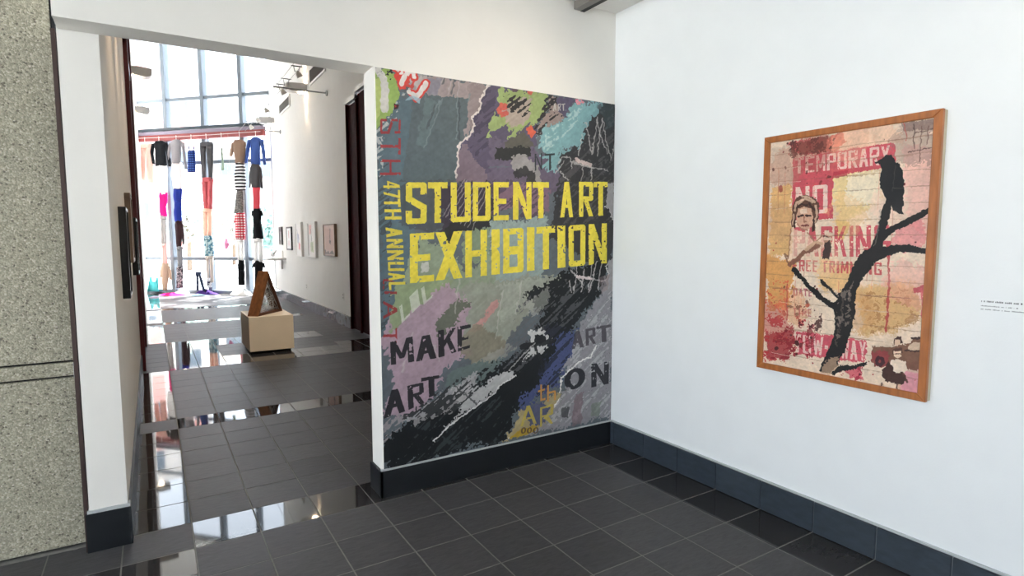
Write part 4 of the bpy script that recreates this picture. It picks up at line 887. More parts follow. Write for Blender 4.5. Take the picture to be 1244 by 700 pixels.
 ('s',(150,30,40),0.0034,0.73,0.002,[(0.139,0.711),(0.139,0.711)]),
 ('s',(70,28,28),0.0082,0.79,0.002,[(0.1,0.893),(0.102,0.893)]),
 ('s',(70,28,28),0.025,0.86,0.002,[(0.107,0.921),(0.101,0.924)]),
 ('s',(180,60,50),0.0026,0.59,0.002,[(0.341,0.658),(0.341,0.658)]),
 ('s',(150,30,40),0.0077,0.95,0.002,[(0.338,0.914),(0.338,0.917)]),
 ('s',(180,60,50),0.0102,0.77,0.002,[(0.052,0.811),(0.054,0.813)]),
 ('s',(70,28,28),0.0107,0.95,0.002,[(0.362,0.629),(0.36,0.631)]),
 ('s',(150,30,40),0.0132,0.9,0.002,[(0.324,0.881),(0.325,0.884)]),
 ('s',(110,24,32),0.0021,0.58,0.002,[(0.129,0.649),(0.129,0.65)]),
 ('s',(70,28,28),0.0167,0.94,0.002,[(0.211,0.679),(0.209,0.682)]),
 ('s',(110,24,32),0.012,0.88,0.002,[(0.271,0.719),(0.273,0.721)]),
 ('s',(70,28,28),0.0023,0.69,0.002,[(0.307,0.772),(0.307,0.772)]),
 ('s',(150,30,40),0.0087,0.67,0.002,[(0.178,0.734),(0.18,0.735)]),
 ('s',(110,24,32),0.0131,0.9,0.002,[(0.376,0.64),(0.373,0.646)]),
 ('s',(70,28,28),0.0292,0.95,0.002,[(0.252,0.88),(0.257,0.886)]),
 ('s',(70,28,28),0.0081,0.81,0.002,[(0.366,0.731),(0.366,0.732)]),
 ('s',(110,24,32),0.0023,0.76,0.002,[(0.138,0.424),(0.138,0.424)]),
 ('s',(110,24,32),0.0115,0.79,0.002,[(0.36,0.647),(0.358,0.65)]),
 ('s',(110,24,32),0.0024,0.65,0.002,[(0.229,0.454),(0.228,0.455)]),
 ('s',(110,24,32),0.0032,0.62,0.002,[(0.419,0.558),(0.42,0.559)]),
 ('s',(70,28,28),0.0035,0.8,0.002,[(0.122,0.602),(0.122,0.602)]),
 ('s',(150,30,40),0.0027,0.89,0.002,[(0.239,0.698),(0.239,0.699)]),
 ('s',(110,24,32),0.0136,0.91,0.002,[(0.275,0.48),(0.275,0.484)]),
 ('s',(70,28,28),0.0024,0.92,0.002,[(0.26,0.621),(0.26,0.621)]),
 ('s',(110,24,32),0.004,0.8,0.002,[(0.062,0.61),(0.062,0.611)]),
 ('s',(110,24,32),0.0011,0.71,0.002,[(0.319,0.635),(0.319,0.635)]),
 ('s',(110,24,32),0.0098,0.87,0.002,[(0.31,0.648),(0.308,0.649)]),
 ('s',(150,30,40),0.003,0.58,0.002,[(0.212,0.695),(0.211,0.696)]),
 ('s',(110,24,32),0.0034,0.73,0.002,[(0.155,0.652),(0.156,0.653)]),
 ('s',(70,28,28),0.004,0.92,0.002,[(0.33,0.688),(0.332,0.689)]),
 ('s',(180,60,50),0.0035,0.74,0.002,[(0.159,0.644),(0.158,0.644)]),
 ('s',(180,60,50),0.0082,0.9,0.002,[(0.053,0.48),(0.054,0.482)]),
 ('s',(110,24,32),0.0073,0.83,0.002,[(0.077,0.712),(0.078,0.715)]),
 ('s',(110,24,32),0.0025,0.68,0.002,[(0.175,0.504),(0.175,0.505)]),
 ('s',(110,24,32),0.0013,0.58,0.002,[(0.335,0.461),(0.335,0.461)]),
 ('s',(150,30,40),0.0017,0.59,0.002,[(0.177,0.497),(0.177,0.497)]),
 ('s',(150,30,40),0.0087,0.85,0.002,[(0.074,0.447),(0.072,0.448)]),
 ('s',(70,28,28),0.0026,0.76,0.002,[(0.444,0.64),(0.443,0.64)]),
 ('s',(70,28,28),0.0012,0.89,0.002,[(0.437,0.618),(0.437,0.618)]),
 ('s',(70,28,28),0.0038,0.73,0.002,[(0.338,0.518),(0.337,0.518)]),
 ('s',(150,30,40),0.0083,0.93,0.002,[(0.239,0.418),(0.238,0.42)]),
 ('s',(150,30,40),0.0027,0.94,0.002,[(0.216,0.425),(0.215,0.427)]),
 ('s',(110,40,40),0.0126,0.75,0.002,[(0.434,0.176),(0.434,0.177)]),
 ('s',(110,40,40),0.0026,0.86,0.002,[(0.225,0.046),(0.224,0.047)]),
 ('s',(60,30,28),0.0137,0.63,0.002,[(0.12,0.116),(0.123,0.122)]),
 ('s',(60,30,28),0.0159,0.94,0.002,[(0.029,0.119),(0.031,0.124)]),
 ('s',(150,60,50),0.0274,0.75,0.002,[(0.09,0.202),(0.093,0.215)]),
 ('s',(60,30,28),0.0069,0.87,0.002,[(0.443,0.024),(0.442,0.027)]),
 ('s',(150,60,50),0.0091,0.58,0.002,[(0.262,0.11),(0.263,0.111)]),
 ('s',(60,30,28),0.0043,0.61,0.002,[(0.305,0.125),(0.304,0.127)]),
 ('s',(150,60,50),0.0035,0.93,0.002,[(0.047,0.2),(0.047,0.202)]),
 ('s',(110,40,40),0.004,0.59,0.002,[(0.422,0.029),(0.422,0.03)]),
 ('s',(60,30,28),0.0062,0.59,0.002,[(0.14,0.132),(0.139,0.134)]),
 ('s',(60,30,28),0.0079,0.8,0.002,[(0.279,0.195),(0.279,0.195)]),
 ('s',(60,30,28),0.0089,0.75,0.002,[(0.267,0.107),(0.267,0.109)]),
 ('s',(110,40,40),0.0057,0.73,0.002,[(0.282,0.107),(0.283,0.109)]),
 ('s',(150,60,50),0.009,0.88,0.002,[(0.143,0.061),(0.141,0.065)]),
 ('s',(60,30,28),0.007,0.57,0.002,[(0.388,0.123),(0.388,0.126)]),
 ('s',(110,40,40),0.0049,0.59,0.002,[(0.326,0.171),(0.327,0.172)]),
 ('s',(60,30,28),0.0155,0.6,0.002,[(0.274,0.145),(0.274,0.152)]),
 ('s',(110,40,40),0.0253,0.68,0.002,[(0.275,0.027),(0.281,0.032)]),
 ('s',(150,60,50),0.0127,0.68,0.002,[(0.411,0.179),(0.409,0.182)]),
 ('s',(60,30,28),0.0155,0.58,0.002,[(0.419,0.175),(0.422,0.176)]),
 ('s',(110,40,40),0.0106,0.89,0.002,[(0.101,0.049),(0.099,0.052)]),
 ('s',(150,60,50),0.0117,0.65,0.002,[(0.432,0.074),(0.436,0.075)]),
 ('s',(150,60,50),0.006,0.79,0.002,[(0.429,0.107),(0.43,0.108)]),
 ('s',(60,30,28),0.0031,0.9,0.002,[(0.144,0.193),(0.145,0.194)]),
 ('s',(60,30,28),0.0069,0.78,0.002,[(0.243,0.066),(0.244,0.068)]),
 ('s',(110,40,40),0.0139,0.74,0.002,[(0.29,0.044),(0.291,0.048)]),
 ('s',(150,60,50),0.0048,0.72,0.002,[(0.444,0.044),(0.444,0.045)]),
 ('s',(150,60,50),0.0056,0.8,0.002,[(0.268,0.085),(0.268,0.086)]),
 ('s',(110,40,40),0.0091,0.76,0.002,[(0.22,0.055),(0.221,0.057)]),
 ('s',(150,60,50),0.0064,0.8,0.002,[(0.253,0.211),(0.253,0.211)]),
 ('s',(110,40,40),0.0197,0.75,0.002,[(0.267,0.064),(0.261,0.073)]),
 ('s',(110,40,40),0.0175,0.65,0.002,[(0.372,0.193),(0.368,0.2)]),
 ('s',(60,30,28),0.0098,0.76,0.002,[(0.182,0.076),(0.183,0.08)]),
 ('s',(180,60,50),0.0018,0.77,0.002,[(0.554,0.088),(0.555,0.088)]),
 ('s',(110,24,32),0.0024,0.92,0.002,[(0.662,0.241),(0.663,0.241)]),
 ('s',(70,28,28),0.0054,0.78,0.002,[(0.81,0.469),(0.811,0.471)]),
 ('s',(70,28,28),0.0039,0.8,0.002,[(0.426,0.393),(0.427,0.394)]),
 ('s',(110,24,32),0.0053,0.91,0.002,[(0.4,0.167),(0.401,0.167)]),
 ('s',(70,28,28),0.0094,0.82,0.002,[(0.936,0.442),(0.937,0.442)]),
 ('s',(150,30,40),0.0038,0.69,0.002,[(0.974,0.052),(0.974,0.053)]),
 ('s',(180,60,50),0.0041,0.75,0.002,[(0.767,0.064),(0.767,0.066)]),
 ('s',(150,30,40),0.0015,0.76,0.002,[(0.623,0.443),(0.624,0.444)]),
 ('s',(110,24,32),0.0117,0.91,0.002,[(0.862,0.227),(0.862,0.229)]),
 ('s',(150,30,40),0.0043,0.7,0.002,[(0.912,0.422),(0.912,0.422)]),
 ('s',(150,30,40),0.0014,0.86,0.002,[(0.539,0.099),(0.539,0.099)]),
 ('s',(70,28,28),0.0049,0.91,0.002,[(0.97,0.06),(0.969,0.061)]),
 ('s',(150,30,40),0.0044,0.75,0.002,[(0.509,0.32),(0.508,0.321)]),
 ('s',(150,30,40),0.0032,0.76,0.002,[(0.456,0.461),(0.456,0.462)]),
 ('s',(70,28,28),0.0051,0.67,0.002,[(0.741,0.055),(0.74,0.057)]),
 ('s',(70,28,28),0.004,0.72,0.002,[(0.383,0.452),(0.382,0.454)]),
 ('s',(150,30,40),0.0023,0.9,0.002,[(0.759,0.095),(0.759,0.096)]),
 ('s',(150,30,40),0.002,0.94,0.002,[(0.876,0.407),(0.876,0.408)]),
 ('s',(110,24,32),0.0025,0.73,0.002,[(0.558,0.079),(0.559,0.08)]),
 ('s',(110,24,32),0.0013,0.9,0.002,[(0.917,0.386),(0.918,0.386)]),
 ('s',(180,60,50),0.0021,0.64,0.002,[(0.577,0.361),(0.578,0.362)]),
 ('s',(70,28,28),0.0023,0.59,0.002,[(0.58,0.232),(0.58,0.233)]),
 ('s',(110,24,32),0.0058,0.79,0.002,[(0.823,0.282),(0.823,0.283)]),
 ('s',(150,30,40),0.0034,0.56,0.002,[(0.707,0.212),(0.707,0.212)]),
 ('s',(180,60,50),0.002,0.75,0.002,[(0.662,0.281),(0.663,0.282)]),
 ('s',(150,30,40),0.0072,0.92,0.002,[(0.748,0.958),(0.747,0.96)]),
 ('s',(110,24,32),0.0024,0.79,0.002,[(0.919,0.892),(0.918,0.892)]),
 ('s',(180,60,50),0.0038,0.86,0.002,[(0.597,0.969),(0.597,0.97)]),
 ('s',(150,30,40),0.0053,0.59,0.002,[(0.833,0.873),(0.832,0.875)]),
 ('s',(150,30,40),0.0043,0.76,0.002,[(0.839,0.931),(0.84,0.933)]),
 ('s',(110,24,32),0.006,0.63,0.002,[(0.66,0.956),(0.659,0.958)]),
 ('s',(110,24,32),0.005,0.93,0.002,[(0.648,0.869),(0.648,0.871)]),
 ('s',(150,30,40),0.007,0.68,0.002,[(0.744,0.909),(0.744,0.91)]),
 ('s',(180,60,50),0.0088,0.62,0.002,[(0.805,0.899),(0.804,0.899)]),
 ('s',(150,30,40),0.0024,0.95,0.002,[(0.772,0.888),(0.773,0.889)]),
 ('s',(70,28,28),0.0049,0.9,0.002,[(0.555,0.952),(0.555,0.953)]),
 ('s',(110,24,32),0.0064,0.94,0.002,[(0.588,0.872),(0.589,0.874)]),
 ('s',(70,28,28),0.0091,0.79,0.002,[(0.674,0.966),(0.672,0.971)]),
 ('s',(110,24,32),0.002,0.65,0.002,[(0.963,0.95),(0.963,0.95)]),
 ('s',(110,24,32),0.006,0.82,0.002,[(0.721,0.909),(0.72,0.91)]),
 ('s',(70,28,28),0.004,0.71,0.002,[(0.598,0.934),(0.597,0.934)]),
 ('s',(180,60,50),0.0038,0.88,0.002,[(0.976,0.949),(0.975,0.951)]),
 ('s',(150,30,40),0.0068,0.68,0.002,[(0.542,0.931),(0.543,0.933)]),
 ('s',(110,24,32),0.0051,0.59,0.002,[(0.855,0.859),(0.854,0.86)]),
 ('s',(70,28,28),0.0121,0.85,0.002,[(0.555,0.871),(0.553,0.873)]),
 ('s',(180,60,50),0.0062,0.62,0.002,[(0.899,0.918),(0.899,0.918)]),
 ('s',(70,28,28),0.0036,0.76,0.002,[(0.601,0.945),(0.601,0.947)]),
 ('s',(240,226,208),0.004,0.6,0.003,[(0.141,0.122),(0.228,0.12)]),
 ('s',(240,226,208),0.004,0.6,0.003,[(0.067,0.945),(0.3,0.947)]),
 ('s',(150,108,84),0.004,0.6,0.003,[(0.295,0.651),(0.508,0.652)]),
 ('s',(150,108,84),0.004,0.6,0.003,[(0.703,0.533),(0.802,0.532)]),
 ('s',(150,108,84),0.004,0.6,0.003,[(0.536,0.828),(0.716,0.825)]),
 ('s',(240,226,208),0.004,0.6,0.003,[(0.649,0.71),(0.81,0.709)]),
 ('s',(110,70,56),0.004,0.6,0.003,[(0.057,0.357),(0.269,0.359)]),
 ('s',(240,226,208),0.004,0.6,0.003,[(0.057,0.298),(0.138,0.294)]),
 ('s',(150,108,84),0.004,0.6,0.003,[(0.762,0.063),(1.008,0.059)]),
 ('s',(240,226,208),0.004,0.6,0.003,[(0.164,0.298),(0.293,0.295)]),
 ('s',(110,70,56),0.004,0.6,0.003,[(0.738,0.651),(0.923,0.649)]),
 ('s',(110,70,56),0.004,0.6,0.003,[(0.136,0.416),(0.291,0.417)]),
 ('s',(150,108,84),0.004,0.6,0.003,[(0.322,0.416),(0.548,0.414)]),
 ('s',(240,226,208),0.004,0.6,0.003,[(0.115,0.71),(0.221,0.711)]),
 ('s',(110,70,56),0.004,0.6,0.003,[(0.058,0.651),(0.293,0.65)]),
 ('s',(110,70,56),0.004,0.6,0.003,[(0.651,0.651),(0.773,0.655)]),
 ('s',(150,108,84),0.004,0.6,0.003,[(0.205,0.828),(0.408,0.826)]),
 ('s',(150,108,84),0.004,0.6,0.003,[(0.576,0.533),(0.714,0.535)]),
 ('s',(150,108,84),0.004,0.6,0.003,[(0.687,0.122),(0.898,0.126)]),
 ('s',(150,108,84),0.004,0.6,0.003,[(0.587,0.416),(0.735,0.416)]),
 ('s',(110,70,56),0.004,0.6,0.003,[(0.46,0.416),(0.611,0.416)]),
 ('s',(110,70,56),0.004,0.6,0.003,[(0.42,0.533),(0.573,0.531)]),
 ('s',(240,226,208),0.004,0.6,0.003,[(0.388,0.651),(0.509,0.65)]),
 ('s',(150,108,84),0.004,0.6,0.003,[(0.535,0.18),(0.628,0.184)]),
 ('s',(150,108,84),0.004,0.6,0.003,[(0.423,0.063),(0.56,0.064)]),
 ('s',(240,226,208),0.004,0.6,0.003,[(0.011,0.18),(0.231,0.184)]),
 ('s',(206,120,90),0.004,0.45,0.003,[(0.072,0.114),(0.075,0.245)]),
 ('s',(206,120,90),0.004,0.45,0.003,[(0.27,0.588),(0.273,0.737)]),
 ('s',(196,80,70),0.004,0.45,0.003,[(0.329,0.194),(0.332,0.351)]),
 ('s',(206,120,90),0.004,0.45,0.003,[(0.58,0.422),(0.583,0.534)]),
 ('s',(196,80,70),0.004,0.45,0.003,[(0.225,0.611),(0.228,0.773)]),
 ('s',(196,80,70),0.004,0.45,0.003,[(0.517,0.601),(0.52,0.71)]),
 ('s',(150,70,50),0.004,0.45,0.003,[(0.205,0.341),(0.208,0.506)]),
 ('s',(150,70,50),0.004,0.45,0.003,[(0.808,0.295),(0.811,0.487)]),
 ('s',(196,80,70),0.004,0.45,0.003,[(0.122,0.139),(0.125,0.318)]),
 ('s',(150,70,50),0.004,0.45,0.003,[(0.197,0.43),(0.2,0.594)]),
 ('s',(206,120,90),0.004,0.45,0.003,[(0.724,0.167),(0.727,0.319)]),
 ('s',(150,70,50),0.004,0.45,0.003,[(0.682,0.458),(0.685,0.594)]),
 ('s',(206,120,90),0.004,0.45,0.003,[(0.713,0.498),(0.716,0.623)]),
 ('s',(150,70,50),0.004,0.45,0.003,[(0.074,0.126),(0.077,0.315)]),
 ('s',(150,70,50),0.004,0.45,0.003,[(0.282,0.436),(0.285,0.625)]),
 ('s',(196,80,70),0.004,0.45,0.003,[(0.2,0.227),(0.203,0.395)]),
 ('p',(176,120,100),0.06,0.38,[(-0.01,0.102),(0.081,0.03),(0.198,0.057),(0.25,0.138),(0.172,0.21),(0.042,0.183)]),
 ('p',(150,70,60),0.06,0.38,[(0.17,0.042),(0.261,-0.03),(0.378,-0.003),(0.43,0.078),(0.352,0.15),(0.222,0.123)]),
 ('p',(196,150,110),0.06,0.38,[(-0.05,0.332),(0.041,0.26),(0.158,0.287),(0.21,0.368),(0.132,0.44),(0.002,0.413)]),
 ('p',(214,140,90),0.06,0.38,[(0.07,0.702),(0.161,0.63),(0.278,0.657),(0.33,0.738),(0.252,0.81),(0.122,0.783)]),
 ('p',(170,60,56),0.06,0.38,[(-0.08,0.782),(0.011,0.71),(0.128,0.737),(0.18,0.818),(0.102,0.89),(-0.028,0.863)]),
 ('p',(224,176,120),0.06,0.38,[(0.42,0.312),(0.511,0.24),(0.628,0.267),(0.68,0.348),(0.602,0.42),(0.472,0.393)]),
 ('p',(196,140,88),0.06,0.38,[(0.49,0.702),(0.581,0.63),(0.698,0.657),(0.75,0.738),(0.672,0.81),(0.542,0.783)]),
 ('p',(226,150,140),0.06,0.38,[(0.77,0.582),(0.861,0.51),(0.978,0.537),(1.03,0.618),(0.952,0.69),(0.822,0.663)]),
 ('p',(232,190,170),0.06,0.38,[(0.67,0.282),(0.761,0.21),(0.878,0.237),(0.93,0.318),(0.852,0.39),(0.722,0.363)]),
 ('p',(228,196,160),0.06,0.38,[(0.27,0.482),(0.361,0.41),(0.478,0.437),(0.53,0.518),(0.452,0.59),(0.322,0.563)]),
 ('p',(130,104,96),0.06,0.38,[(0.77,0.062),(0.861,-0.01),(0.978,0.017),(1.03,0.098),(0.952,0.17),(0.822,0.143)]),
 ('p',(226,170,140),0.06,0.38,[(0.42,0.042),(0.511,-0.03),(0.628,-0.003),(0.68,0.078),(0.602,0.15),(0.472,0.123)]),
 ('p',(92,58,44),0.006,1,[(0.179,0.346),(0.182,0.288),(0.208,0.254),(0.263,0.241),(0.328,0.253),(0.366,0.285),(0.367,0.339),(0.345,0.366),(0.35,0.394),(0.323,0.4),(0.323,0.329),(0.298,0.3),(0.239,0.297),(0.213,0.327),(0.207,0.379),(0.184,0.379)]),
 ('p',(206,160,134),0.005,1,[(0.21,0.327),(0.224,0.3),(0.267,0.292),(0.314,0.302),(0.331,0.338),(0.325,0.375),(0.295,0.392),(0.258,0.388),(0.225,0.365)]),
 ('s',(222,188,160),0.014,0.75,0.006,[(0.197,0.307),(0.211,0.274),(0.257,0.263)]),
 ('s',(222,188,160),0.014,0.75,0.006,[(0.227,0.28),(0.272,0.258),(0.319,0.275)]),
 ('s',(222,188,160),0.014,0.75,0.006,[(0.343,0.29),(0.355,0.329),(0.341,0.357)]),
 ('s',(222,188,160),0.014,0.75,0.006,[(0.248,0.248),(0.295,0.253),(0.334,0.275)]),
 ('s',(222,188,160),0.014,0.75,0.006,[(0.19,0.326),(0.196,0.365)]),
 ('s',(54,30,26),0.012,0.9,0.006,[(0.211,0.296),(0.243,0.28),(0.285,0.287)]),
 ('s',(54,30,26),0.012,0.9,0.006,[(0.297,0.281),(0.338,0.31)]),
 ('s',(54,30,26),0.012,0.9,0.006,[(0.332,0.348),(0.338,0.39)]),
 ('s',(54,30,26),0.012,0.9,0.006,[(0.205,0.346),(0.204,0.379)]),
 ('s',(54,30,26),0.011,0.95,0.006,[(0.226,0.333),(0.26,0.33)]),
 ('s',(54,30,26),0.011,0.95,0.006,[(0.282,0.33),(0.316,0.332)]),
 ('s',(150,100,80),0.009,0.9,0.006,[(0.27,0.333),(0.268,0.354),(0.28,0.356)]),
 ('s',(110,50,46),0.011,0.95,0.006,[(0.257,0.371),(0.3,0.371)]),
 ('s',(160,110,90),0.012,0.8,0.006,[(0.228,0.365),(0.258,0.388),(0.292,0.392)]),
 ('p',(236,214,190),0.004,0.7,[(0.233,0.304),(0.28,0.3),(0.287,0.321),(0.241,0.324)]),
 ('p',(226,196,170),0.008,0.7,[(0.178,0.384),(0.243,0.396),(0.293,0.402),(0.353,0.441),(0.396,0.413),(0.414,0.459),(0.282,0.518),(0.171,0.52),(0.174,0.442)]),
 ('s',(150,104,80),0.01,0.8,0.006,[(0.178,0.386),(0.172,0.442),(0.167,0.516)]),
 ('s',(150,104,80),0.008,0.8,0.006,[(0.293,0.404),(0.353,0.443),(0.393,0.417)]),
 ('p',(176,128,106),0.012,1,[(0.405,0.431),(0.425,0.404),(0.457,0.404),(0.464,0.44),(0.445,0.486),(0.415,0.468)]),
 ('s',(70,42,38),0.012,0.8,0.006,[(0.404,0.418),(0.455,0.427)]),
 ('s',(130,84,66),0.03,0.95,0.01,[(0.179,0.543),(0.223,0.519),(0.273,0.486),(0.323,0.472),(0.369,0.458)]),
 ('s',(200,160,130),0.02,0.95,0.006,[(0.287,0.476),(0.357,0.442),(0.393,0.449)]),
 ('p',(66,48,44),0.012,1,[(0.414,0.444),(0.454,0.435),(0.46,0.47),(0.446,0.514),(0.405,0.512),(0.4,0.501)]),
 ('s',(218,190,165),0.02,0.9,0.006,[(0.418,0.405),(0.456,0.409)]),
 ('s',(218,190,165),0.02,0.9,0.006,[(0.412,0.427),(0.454,0.429)]),
 ('p',(30,27,27),0.008,1,[(0.412,0.986),(0.457,0.915),(0.498,0.831),(0.504,0.752),(0.487,0.721),(0.434,0.697),(0.345,0.662),(0.273,0.615),(0.192,0.565),(0.208,0.55),(0.243,0.566),(0.309,0.614),(0.408,0.664),(0.49,0.692),(0.513,0.675),(0.466,0.648),(0.405,0.62),(0.391,0.598),(0.416,0.597),(0.452,0.627),(0.509,0.659),(0.541,0.642),(0.576,0.583),(0.607,0.525),(0.655,0.478),(0.714,0.463),(0.737,0.495),(0.706,0.541),(0.668,0.58),(0.63,0.633),(0.62,0.686),(0.629,0.718),(0.6,0.812),(0.576,0.872),(0.536,0.946),(0.486,0.992)]),
 ('p',(30,27,27),0.007,1,[(0.686,0.491),(0.7,0.447),(0.725,0.404),(0.744,0.336),(0.768,0.281),(0.803,0.291),(0.79,0.353),(0.777,0.396),(0.81,0.381),(0.897,0.347),(1.001,0.314),(1.007,0.334),(0.911,0.371),(0.818,0.404),(0.765,0.438),(0.756,0.473),(0.816,0.451),(0.9,0.45),(0.971,0.463),(1.005,0.469),(0.995,0.485),(0.938,0.478),(0.843,0.48),(0.771,0.507),(0.721,0.525)]),
 ('p',(30,27,27),0.008,1,[(0.595,0.554),(0.647,0.487),(0.713,0.459),(0.857,0.457),(0.933,0.465),(0.995,0.462),(0.994,0.478),(0.934,0.482),(0.846,0.475),(0.755,0.476),(0.704,0.514)]),
 ('p',(30,27,27),0.01,1,[(0.494,0.991),(0.537,0.95),(0.625,0.94),(0.708,0.914),(0.72,0.922),(0.64,0.953),(0.553,0.973),(0.517,0.996)]),
 ('s',(110,92,84),0.012,0.5,0.02,[(0.543,0.633),(0.537,0.749),(0.515,0.869)]),
 ('s',(150,130,118),0.008,0.6,0.02,[(0.599,0.601),(0.583,0.678)]),
 ('s',(150,136,124),0.01,0.5,0.02,[(0.743,0.319),(0.716,0.456)]),
 ('n',(150,132,120),0.3,40,0.6,[(0.5,0.654),(0.601,0.63),(0.612,0.772),(0.529,0.848)]),
 ('p',(196,160,130),0.03,0.7,[(0.415,0.99),(0.474,0.933),(0.549,0.914),(0.523,0.967),(0.479,1.003)]),
 ('s',(120,80,60),0.012,0.8,0.006,[(0.17,0.537),(0.142,0.496),(0.168,0.506)]),
 ('p',(26,25,27),0.006,1,[(0.693,0.139),(0.73,0.126),(0.754,0.114),(0.789,0.118),(0.809,0.142),(0.83,0.149),(0.851,0.181),(0.861,0.239),(0.861,0.272),(0.862,0.338),(0.806,0.324),(0.798,0.293),(0.768,0.291),(0.756,0.26),(0.734,0.234),(0.726,0.2),(0.733,0.168),(0.724,0.149)]),
 ('s',(86,78,76),0.004,0.7,0.006,[(0.799,0.24),(0.859,0.243)]),
 ('s',(86,78,76),0.004,0.5,0.006,[(0.81,0.154),(0.8,0.253)]),
 ('p',(112,74,56),0.015,0.92,[(0.731,0.852),(0.798,0.835),(0.927,0.825),(0.952,0.8),(1.067,0.777),(1.079,0.911),(0.935,0.915),(0.746,0.925)]),
 ('p',(206,176,150),0.01,1,[(0.936,0.821),(0.966,0.809),(1.019,0.807),(1.017,0.839),(0.934,0.844)]),
 ('p',(220,196,170),0.01,0.9,[(0.749,0.835),(0.839,0.82),(0.845,0.837),(0.75,0.851)]),
 ('s',(60,38,32),0.01,0.9,0.006,[(0.92,0.846),(1.051,0.835)]),
 ('s',(206,178,156),0.014,0.9,0.006,[(0.935,0.919),(1.067,0.917)]),
 ('s',(50,32,28),0.014,0.9,0.006,[(0.952,0.797),(1.047,0.782),(1.07,0.805)]),
 ('p',(150,52,60),0.02,0.7,[(0.733,0.875),(0.819,0.856),(0.843,0.92),(0.756,0.924)]),
 ('s',(70,36,40),0.02,1,0.005,[(0.764,0.902),(0.778,0.887),(0.797,0.889),(0.803,0.905),(0.785,0.917),(0.767,0.912)]),
 ('p',(74,46,38),0.008,1,[(0.85,0.807),(0.87,0.795),(0.893,0.796),(0.898,0.819),(0.877,0.83),(0.856,0.827)]),
 ('p',(214,180,152),0.006,1,[(0.858,0.81),(0.887,0.806),(0.889,0.823),(0.873,0.832),(0.86,0.827)]),
 ('p',(90,58,48),0.008,1,[(0.848,0.85),(0.869,0.838),(0.901,0.838),(0.907,0.857),(0.852,0.866)]),
 ('p',(222,192,164),0.006,1,[(0.856,0.854),(0.898,0.849),(0.897,0.871),(0.879,0.881),(0.862,0.875)]),
 ('s',(70,40,34),0.006,0.8,0.006,[(0.863,0.865),(0.894,0.861)]),
 ('p',(228,206,184),0.008,1,[(0.845,0.893),(0.877,0.882),(0.919,0.888),(0.931,0.916),(0.91,0.938),(0.864,0.944),(0.844,0.933)]),
 ('p',(66,42,36),0.012,1,[(0.796,0.939),(0.836,0.894),(0.858,0.938),(0.909,0.932),(0.924,0.95),(0.904,0.979),(0.838,0.977),(0.814,0.977)]),
 ('p',(208,172,144),0.01,1,[(0.791,0.987),(0.815,0.987),(0.808,1.022),(0.783,1.015)]),
 ('p',(208,172,144),0.01,1,[(0.88,0.978),(0.905,0.975),(0.902,1.015),(0.879,1.019)]),
 ('s',(50,30,26),0.01,0.7,0.006,[(0.8,0.986),(0.798,1.02)]),
 ('s',(50,30,26),0.01,0.7,0.006,[(0.885,0.981),(0.89,1.014)]),
 ('s',(80,52,42),0.012,0.8,0.006,[(0.909,0.932),(0.93,0.962)]),
 ('s',(176,44,60),0.008,0.9,0.006,[(0.955,1.05),(0.963,1.016),(0.977,1.037),(1.034,1.031)]),
 ('s',(30,20,22),0.014,0.9,0.006,[(0.944,1.049),(0.969,1.051)]),
]
